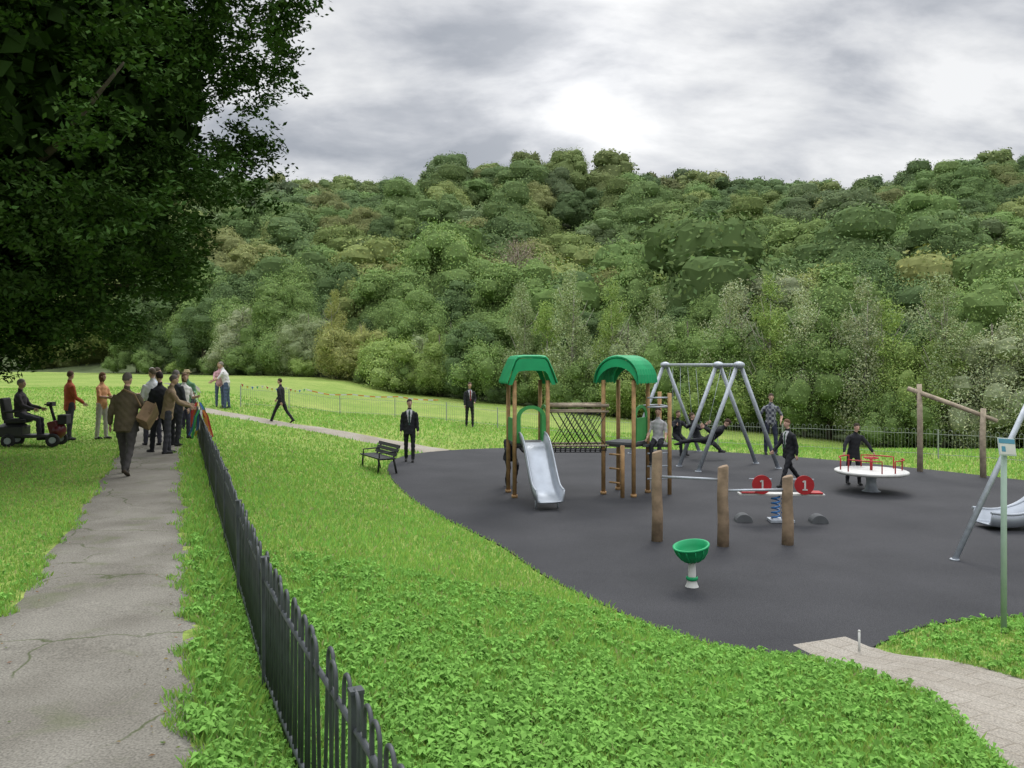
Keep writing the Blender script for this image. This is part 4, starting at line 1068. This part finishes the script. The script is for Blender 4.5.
for p in pos:
    sc_ = float(np.clip(rng.normal(1.62, .36), .95, 2.35)); v = int(rng.integers(0, 9)); c = pal[int(rng.integers(0, len(pal)))]
    if p[1] > 290: sc_ = min(sc_, 1.5)
    zz = g(*p)-.4-3.4*(sc_-1); an = rng.uniform(0, 6.28)
    haze_mix = min(1, max(0, (p[1]-90)/260))
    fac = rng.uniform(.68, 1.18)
    col = [q*fac*(1-.14*haze_mix)+(.026, .032, .042)[i_]*haze_mix for i_, q in enumerate(c)]  # aerial haze painted into the crown colour, dimmer and bluer with distance
    if p in iset:
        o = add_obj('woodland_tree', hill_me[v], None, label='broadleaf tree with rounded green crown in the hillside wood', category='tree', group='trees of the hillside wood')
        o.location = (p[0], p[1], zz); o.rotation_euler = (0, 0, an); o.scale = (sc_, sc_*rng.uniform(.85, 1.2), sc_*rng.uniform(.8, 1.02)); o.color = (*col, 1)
    else:
        (V_, Q_, T_), lob = hillv[v]
        nl = int((len(V_)-len(CS_V)*len(lob))/4)
        sel = rng.choice(nl, 3000, replace=False)
        Vq = V_[:nl*4].reshape(nl, 4, 3)[sel]; m_ = Vq.mean(1, keepdims=True); Vq = (m_+(Vq-m_)*1.9).reshape(-1, 3)
        Vc = V_[nl*4:]
        VV = np.concatenate([Vq, Vc]); TT = np.concatenate([T_[:nl*4].reshape(nl, 4, 3)[sel].reshape(-1, 3), T_[nl*4:]])
        QQ = np.concatenate([np.arange(len(Vq)).reshape(-1, 4), Q_[nl:]-nl*4+len(Vq)])
        ca_, sa_ = math.cos(an), math.sin(an)
        W = np.stack([VV[:, 0]*ca_-VV[:, 1]*sa_, VV[:, 0]*sa_+VV[:, 1]*ca_, VV[:, 2]*.92], -1)*sc_+np.array([p[0], p[1], zz])
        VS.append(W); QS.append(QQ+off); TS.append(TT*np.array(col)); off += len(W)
if VS:
    o = add_obj('woodland', quad_mesh('woodland', np.concatenate(VS), np.concatenate(QS), [leaf_mat('far_leaf', 0, (1, 1, 1))], None, False, np.concatenate(TS)), kind='stuff')
print('hill trees', len(pos), len(ind))

def trunk_mesh(h, r, limbs=6, m=M_bark, lean=.2):
    b = MB(); pts = [(0, 0, -.4), (lean*.2, 0, h*.3), (lean*.6, .1, h*.65), (lean, .1, h*.92)]
    b.tube(pts, [r*1.2, r*.9, r*.55, r*.15], 9)
    for i in range(limbs):
        a = rng.uniform(0, 6.28); z0 = h*rng.uniform(.25, .75); ln = h*rng.uniform(.15, .24)
        p0 = Vector((lean*z0/h, .05, z0)); p2 = p0+Vector((math.cos(a)*ln*.7, math.sin(a)*ln*.7, ln*.9)); p1 = p0.lerp(p2, .5)+Vector((math.cos(a)*.15, math.sin(a)*.15, -.1))
        b.tube([p0, p1, p2], [r*.4, r*.25, r*.06], 6)
    return b.mesh('trunk', m)
def type_birch():
    L_ = []
    for i in range(38):
        u = rng.random(); z = 1.4+6.0*u; rr = (1.5*(1-u)**.7*min(1, .45+u*2)+.08)*rng.uniform(.1, 1); a = rng.uniform(0, 6.28)
        L_.append((rr*math.cos(a), rr*math.sin(a), z, rng.uniform(.28, .55)*(1.2-.55*u)))
    return L_
def type_willow():
    L_ = []
    for i in range(50):
        a = rng.uniform(0, 6.28); f = rng.uniform(0, 1)**.5; rr = 2.4*f; zt = 6.1-2.8*f**2+rng.uniform(-.5, .3); z = rng.uniform(1.3, max(1.9, zt-.4))
        L_.append((rr*math.cos(a), rr*math.sin(a), z, rng.uniform(.45, .95)))
    return L_+[(0, 0, 3.0, 1.6)]
def type_shrub():
    return dome_lobes(24, 1.9, .5, 2.7, .4, .8)+[(0, 0, 1.1, 1.0)]
TV = {}
def mk(kind, lobes_fn, n, size, core, count, tr, **kw):
    out = []
    for _ in range(count):
        V_, Q_, T_ = crown(lobes_fn(), n, size, core, **kw)
        out.append((quad_mesh('crown', V_, Q_, [M_leaf], None, False, T_), tr()))
    TV[kind] = out
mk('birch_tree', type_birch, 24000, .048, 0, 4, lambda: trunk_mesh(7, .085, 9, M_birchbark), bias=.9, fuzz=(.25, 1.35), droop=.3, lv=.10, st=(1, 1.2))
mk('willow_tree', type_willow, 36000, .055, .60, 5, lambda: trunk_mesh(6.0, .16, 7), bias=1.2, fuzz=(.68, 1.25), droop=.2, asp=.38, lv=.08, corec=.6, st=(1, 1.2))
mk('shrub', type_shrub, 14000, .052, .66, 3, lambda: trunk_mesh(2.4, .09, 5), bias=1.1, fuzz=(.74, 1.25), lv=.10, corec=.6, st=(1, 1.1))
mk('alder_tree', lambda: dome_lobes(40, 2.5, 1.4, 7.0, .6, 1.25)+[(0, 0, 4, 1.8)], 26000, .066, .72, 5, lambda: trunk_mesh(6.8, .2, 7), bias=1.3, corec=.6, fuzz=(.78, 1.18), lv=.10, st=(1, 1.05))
labels = {'birch_tree': ('slender pale birch with light feathery foliage at the meadow edge', 'tree'), 'willow_tree': ('grey-green willow with soft feathery crown at the meadow edge', 'tree'),
          'shrub': ('low dense green shrub at the meadow edge', 'bush'), 'alder_tree': ('dark green alder tree behind the meadow edge', 'tree')}
def tree(kind, x, y, s, col, sz=None):
    v = TV[kind][int(rng.integers(0, len(TV[kind])))]
    e = thing(kind, labels[kind][0], labels[kind][1], (x, y, g(x, y)-.1), rng.uniform(0, 360), 'trees along the meadow edge')
    e.scale = (s, s*rng.uniform(.85, 1.15), (sz or s)*rng.uniform(.92, 1.08))
    f = rng.uniform(.88, 1.14)
    c = add_obj('crown', v[0], e); c.color = (*[q*f for q in col], 1)
    t = add_obj('trunk', v[1], e)
    return e
GREY = (.33, .40, .21); LT = (.31, .42, .135); OL = (.37, .40, .15); DK = (.14, .21, .09); MD = (.205, .30, .105); SILV = (.37, .42, .25)
T = [
 ('alder_tree', -31, 80, 1.0, DK), ('alder_tree', -27.5, 78, .8, MD), ('willow_tree', -25.5, 76, 1.1, SILV), ('shrub', -23, 72, 1.1, MD), ('alder_tree', -21.5, 74, 1.1, MD),
 ('shrub', -20, 70, 1.2, MD), ('willow_tree', -17.5, 69, .95, GREY), ('birch_tree', -15, 67, .95, OL), ('shrub', -14.2, 64.5, 1.2, OL), ('willow_tree', -12, 64.5, .9, OL),
 ('shrub', -10.3, 62, 1.2, LT), ('shrub', -8.6, 60.5, 1.3, LT), ('willow_tree', -7, 61, .75, GREY), ('willow_tree', -5.2, 59, .85, LT), ('alder_tree', -3, 57.5, .8, DK), ('shrub', -1.3, 55, 1.3, MD),
 ('birch_tree', .7, 54, 1.1, GREY), ('birch_tree', 2.2, 52.5, 1.0, LT), ('birch_tree', 3.8, 51.5, 1.2, GREY), ('shrub', 4.9, 49.5, 1.1, MD), ('birch_tree', 6.2, 49.5, 1.1, LT), ('willow_tree', 7.2, 50.5, 1.05, GREY),
 ('shrub', 7.5, 47.5, 1.1, LT), ('birch_tree', 8.6, 47.2, 1.1, GREY), ('willow_tree', 10.5, 47, 1.0, MD), ('shrub', 11, 44, 1.0, LT), ('birch_tree', 12.0, 44, 1.15, SILV), ('willow_tree', 13.0, 44.5, 1.05, MD), ('birch_tree', 13.8, 42.5, 1.1, LT),
 ('birch_tree', 15.2, 41.5, 1.15, SILV), ('willow_tree', 16.3, 41, 1.0, MD), ('birch_tree', 17.4, 39.5, 1.15, SILV), ('birch_tree', 18.5, 39.5, 1.1, LT), ('shrub', 18.2, 37.5, .9, MD), ('willow_tree', 20.4, 38.5, .95, LT),
 ('birch_tree', 20.0, 37.0, 1.1, GREY), ('willow_tree', 22.2, 36.5, 1.1, SILV), ('birch_tree', 23.2, 35, 1.15, GREY), ('willow_tree', 25, 34.5, 1.15, LT), ('willow_tree', 27.5, 33, 1.15, GREY), ('shrub', 23.2, 33.2, 1.0, MD),
 ('willow_tree', 17.8, 61, 2.0, SILV), ('willow_tree', 14.2, 63, 1.8, GREY), ('willow_tree', 20.8, 57, 1.7, GREY), ('alder_tree', 24.5, 58, 1.6, MD), ('willow_tree', 27, 52, 1.5, GREY), ('alder_tree', 31, 50, 1.5, MD),
 ('alder_tree', 9.5, 64, 1.4, MD), ('alder_tree', 5, 67, 1.5, DK), ('alder_tree', 0, 70, 1.4, MD), ('alder_tree', -4, 73, 1.3, DK), ('alder_tree', -7, 80, 1.9, MD), ('alder_tree', -12, 76, 1.3, MD),
 ('alder_tree', -17, 80, 1.3, DK), ('alder_tree', -24, 86, 1.4, MD), ('alder_tree', -30, 90, 1.6, DK), ('alder_tree', -36, 92, 1.6, MD), ('alder_tree', -41, 90, 1.5, DK), ('willow_tree', 35, 48, 1.4, GREY), ('alder_tree', 27, 60, 1.5, DK),
]
for k_, x, y, s, c in T: tree(k_, x, y, s*rng.uniform(.95, 1.08), c)
for i in range(30):
    a = -.47+1.15*i/29; Y0 = 52.7/(1+.8*a)+rng.uniform(7, 12); k_ = ['alder_tree', 'willow_tree', 'alder_tree'][i % 3]
    tree(k_, a*Y0, Y0, rng.uniform(.9, 1.15), [DK, MD, DK, MD][int(rng.integers(0, 4))])
for i in range(30):
    a = -.5+1.18*i/29; Y0 = 52.7/(1+.8*a)+rng.uniform(.5, 3); tree('shrub', a*Y0, Y0, rng.uniform(.5, .8), [MD, LT, DK, MD][int(rng.integers(0, 4))])

dt = thing('bare_tree', 'nearly bare grey-brown tree standing among green crowns', 'tree', (.6, 92, g(.6, 92)), 0)
b = MB(); b.tube([(0, 0, -.5), (.1, 0, 4), (.2, 0, 8), (.1, 0, 13)], [.3, .24, .15, .03], 8)
tw = []
for i in range(60):
    z0 = rng.uniform(3, 12); a = rng.uniform(0, 6.28); ln = (14-z0)*.38*rng.uniform(.7, 1.1)+.6
    p0 = Vector((.15, 0, z0)); p1 = p0+Vector((math.cos(a)*ln*.6, math.sin(a)*ln*.6, ln*.6)); p2 = p0+Vector((math.cos(a)*ln, math.sin(a)*ln, ln*1.3))
    b.tube([p0, p1, p2], [.07, .045, .015], 5)
    for q in range(3):
        d_ = Vector(rng.normal(size=3))*.7; b.tube([p1, p1+d_+Vector((0, 0, .6))], [.03, .01], 4); tw.append(p1+d_); tw.append(p2)
b.part('trunk', mat('grey_bark', (.28, .24, .20), .9, var=.2), dt)
C = np.array([list(t) for t in tw]); C = np.repeat(C, 12, 0)+rng.normal(0, .35, (len(C)*12, 3))
V_, Q_ = leaves(C, unit(len(C)), .10)
c_ = add_obj('crown', quad_mesh('crown', V_, Q_, [M_leaf], None, False, np.repeat(rng.uniform(.7, 1.3, (len(C), 1))*np.ones((1, 3)), 4, 0)), dt); c_.color = (.28, .24, .17, 1)

# ------------------------------------------------------------------ big oak by the path
ox, oy = -11.6, 14.6; oz = g(ox, oy)
ok_ = thing('oak_tree', 'large dark spreading oak overhanging the footpath and lawn', 'tree', (ox, oy, oz), 0)
CX, CY, CZ = .6, -.5, 8.4-oz; RX, RY, RZ_ = 7.2, 7.0, 6.1
lobes = []
while len(lobes) < 440:
    d = unit(1)[0]; f = rng.uniform(.3, 1.0)**.4
    az = math.atan2(d[1], d[0]); mod = 1+.06*math.sin(az*5+d[2]*6)+.05*math.sin(d[2]*11+az*3)
    f2 = f*mod
    p = np.array([CX+d[0]*RX*f2, CY+d[1]*RY*f2, CZ+d[2]*RZ_*f2])
    if p[2] < 1.6: continue
    wx_, wy_ = p[0]+ox, p[1]+oy
    if wx_/wy_ < -.95 and rng.random() < .6: continue
    lobes.append((*p, rng.uniform(.35, .72) if f > .86 else rng.uniform(.75, 1.25)))
lobes = [((a-CX)*(1-.6*r/8)+CX, (b_-CY)*(1-.6*r/7.2)+CY, (c-CZ)*(1-.5*r/5.3)+CZ, r) for a, b_, c, r in lobes]
for i in range(80):
    wx_ = rng.uniform(-13.5, -8.4); wy_ = rng.uniform(11.6, 17.5)
    wz_ = 3.05+.45*max(0, wx_+10.3)+rng.uniform(-.25, 1.3); r_ = rng.uniform(.45, .8)
    lobes.append((wx_-ox, wy_-oy, wz_-oz, r_))
b = MB(); b.tube([(0, 0, -.5), (0, 0, .3), (.05, 0, 1.5), (.1, 0, 3.0), (.2, 0, 5.5)], [.62, .42, .36, .34, .2], 16)
for i in range(30):
    l = lobes[int(rng.integers(0, len(lobes)))]; z0 = rng.uniform(2.0, 5.0); p0 = Vector((.1, 0, z0)); p2 = Vector(l[:3]); p1 = p0.lerp(p2, .45)+Vector((0, 0, .4))
    b.tube([p0, p1, p0.lerp(p2, .75), p2], [.16, .10, .06, .02], 8)
b.part('trunk', M_bark, ok_)
LB = np.array(lobes); n = 480000
NS = 14
w = LB[:, 3]**1.6; w /= w.sum(); idx = rng.choice(len(LB), n, p=w); d = unit(n)
sub = unit(len(LB)*NS).reshape(len(LB), NS, 3)*rng.uniform(.4, 1.1, (len(LB), NS, 1))
ch = rng.integers(0, NS, n)
C = LB[idx, :3]+sub[idx, ch]*LB[idx, 3][:, None]+rng.normal(0, 1, (n, 3))*np.array([1, 1, .6])*(.08+.06*LB[idx, 3])[:, None]
V_, Q_ = leaves(C, d*.2+np.array([0, 0, .9]), .058, 1.3, .48)
br = rng.uniform(.8, 1.2, n)*rng.uniform(.8, 1.2, len(LB))[idx]*rng.uniform(.8, 1.2, (len(LB), NS))[idx, ch]
tt = np.repeat(np.stack([br*rng.uniform(.9, 1.1, n), br, br*.9], -1), 4, 0)
m = 30000
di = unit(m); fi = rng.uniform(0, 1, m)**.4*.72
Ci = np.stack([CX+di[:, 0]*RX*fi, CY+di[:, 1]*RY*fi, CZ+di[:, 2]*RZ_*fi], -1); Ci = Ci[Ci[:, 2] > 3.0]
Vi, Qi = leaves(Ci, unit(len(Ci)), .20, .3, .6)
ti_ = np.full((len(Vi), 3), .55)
oc = add_obj('crown', quad_mesh('crown', np.concatenate([V_, Vi]), np.concatenate([Q_, Qi+len(V_)]), [M_leaf], None, False, np.concatenate([tt, ti_])), ok_); oc.color = (.052, .098, .030, 1)

# ------------------------------------------------------------------ world and light
w = bpy.data.worlds.new('World'); scene.world = w; w.use_nodes = True
t = w.node_tree; t.nodes.clear()
out = t.nodes.new('ShaderNodeOutputWorld')
sky = t.nodes.new('ShaderNodeTexSky'); sky.sky_type = 'NISHITA'; sky.sun_disc = False
sky.sun_elevation = R(48); sky.sun_rotation = R(20)
bg1 = t.nodes.new('ShaderNodeBackground'); bg1.inputs['Strength'].default_value = .1; L(t, sky.outputs['Color'], bg1.inputs['Color'])
tc = t.nodes.new('ShaderNodeTexCoord'); sep = t.nodes.new('ShaderNodeSeparateXYZ'); L(t, tc.outputs['Generated'], sep.inputs[0])
def math_(op, a, b_=None, c=None):
    m = t.nodes.new('ShaderNodeMath'); m.operation = op
    for i, q in enumerate((a, b_, c)):
        if q is None: continue
        if isinstance(q, (int, float)): m.inputs[i].default_value = q
        else: L(t, q, m.inputs[i])
    return m.outputs[0]
zc = math_('ADD', math_('MAXIMUM', sep.outputs['Z'], 0.0), .42)
u = math_('DIVIDE', sep.outputs['X'], zc); v = math_('DIVIDE', sep.outputs['Y'], zc)
cb = t.nodes.new('ShaderNodeCombineXYZ'); L(t, u, cb.inputs[0]); L(t, math_('MULTIPLY', v, 1.7), cb.inputs[1]); cb.inputs[2].default_value = 2.3
n1 = t.nodes.new('ShaderNodeTexNoise'); n1.inputs['Scale'].default_value = 2.9; n1.inputs['Detail'].default_value = 12; n1.inputs['Roughness'].default_value = .54; n1.inputs['Distortion'].default_value = .18
L(t, cb.outputs[0], n1.inputs['Vector'])
rp = t.nodes.new('ShaderNodeValToRGB'); el = rp.color_ramp.elements
el[0].position = .36; el[0].color = (.40, .425, .47, 1); el[1].position = .63; el[1].color = (.93, .935, .94, 1)
e_ = el.new(.44); e_.color = (.53, .55, .59, 1); e_ = el.new(.50); e_.color = (.67, .685, .715, 1); e_ = el.new(.56); e_.color = (.79, .80, .815, 1)
L(t, n1.outputs['Fac'], rp.inputs['Fac'])
vm = t.nodes.new('ShaderNodeVectorMath'); vm.operation = 'DOT_PRODUCT'
dv = Vector((66, 797, 285)).normalized(); L(t, tc.outputs['Generated'], vm.inputs[0]); vm.inputs[1].default_value = dv
spot = math_('POWER', math_('MAXIMUM', vm.outputs['Value'], 0.0), 160.0)
n2m = math_('MULTIPLY', spot, math_('MULTIPLY', n1.outputs['Fac'], .5))
addc = t.nodes.new('ShaderNodeMix'); addc.data_type = 'RGBA'; addc.blend_type = 'ADD'; L(t, n2m, addc.inputs['Factor']); L(t, rp.outputs['Color'], addc.inputs[6]); addc.inputs[7].default_value = (1, .98, .95, 1)
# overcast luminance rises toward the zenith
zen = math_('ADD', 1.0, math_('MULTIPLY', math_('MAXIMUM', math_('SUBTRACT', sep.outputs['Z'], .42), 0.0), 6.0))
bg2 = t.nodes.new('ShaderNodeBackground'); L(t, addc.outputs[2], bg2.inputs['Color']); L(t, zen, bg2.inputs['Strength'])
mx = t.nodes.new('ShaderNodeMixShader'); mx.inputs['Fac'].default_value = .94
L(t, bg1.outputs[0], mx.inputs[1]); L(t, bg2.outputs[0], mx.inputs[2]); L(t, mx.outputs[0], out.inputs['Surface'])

sl = bpy.data.lights.new('sun', 'SUN'); sl.energy = 1.4; sl.angle = R(20); sl.color = (1, .97, .92)
so = bpy.data.objects.new('sun', sl); COL.objects.link(so)
sd = Vector((math.sin(R(20))*math.cos(R(48)), math.cos(R(20))*math.cos(R(48)), math.sin(R(48))))
so.rotation_euler = sd.to_track_quat('Z', 'Y').to_euler(); so.location = (0, 0, 40)

# ------------------------------------------------------------------ camera
cam = bpy.data.cameras.new('camera'); cam.lens = 28.02; cam.sensor_width = 36; cam.shift_y = -20/1024
cam.clip_start = .05; cam.clip_end = 3000
co_ = bpy.data.objects.new('camera', cam); COL.objects.link(co_); co_.location = (0, 0, 2.85); co_.rotation_euler = (R(90), 0, 0)
scene.camera = co_
scene.view_settings.view_transform = 'Standard'; scene.view_settings.look = 'None'; scene.view_settings.exposure = 0
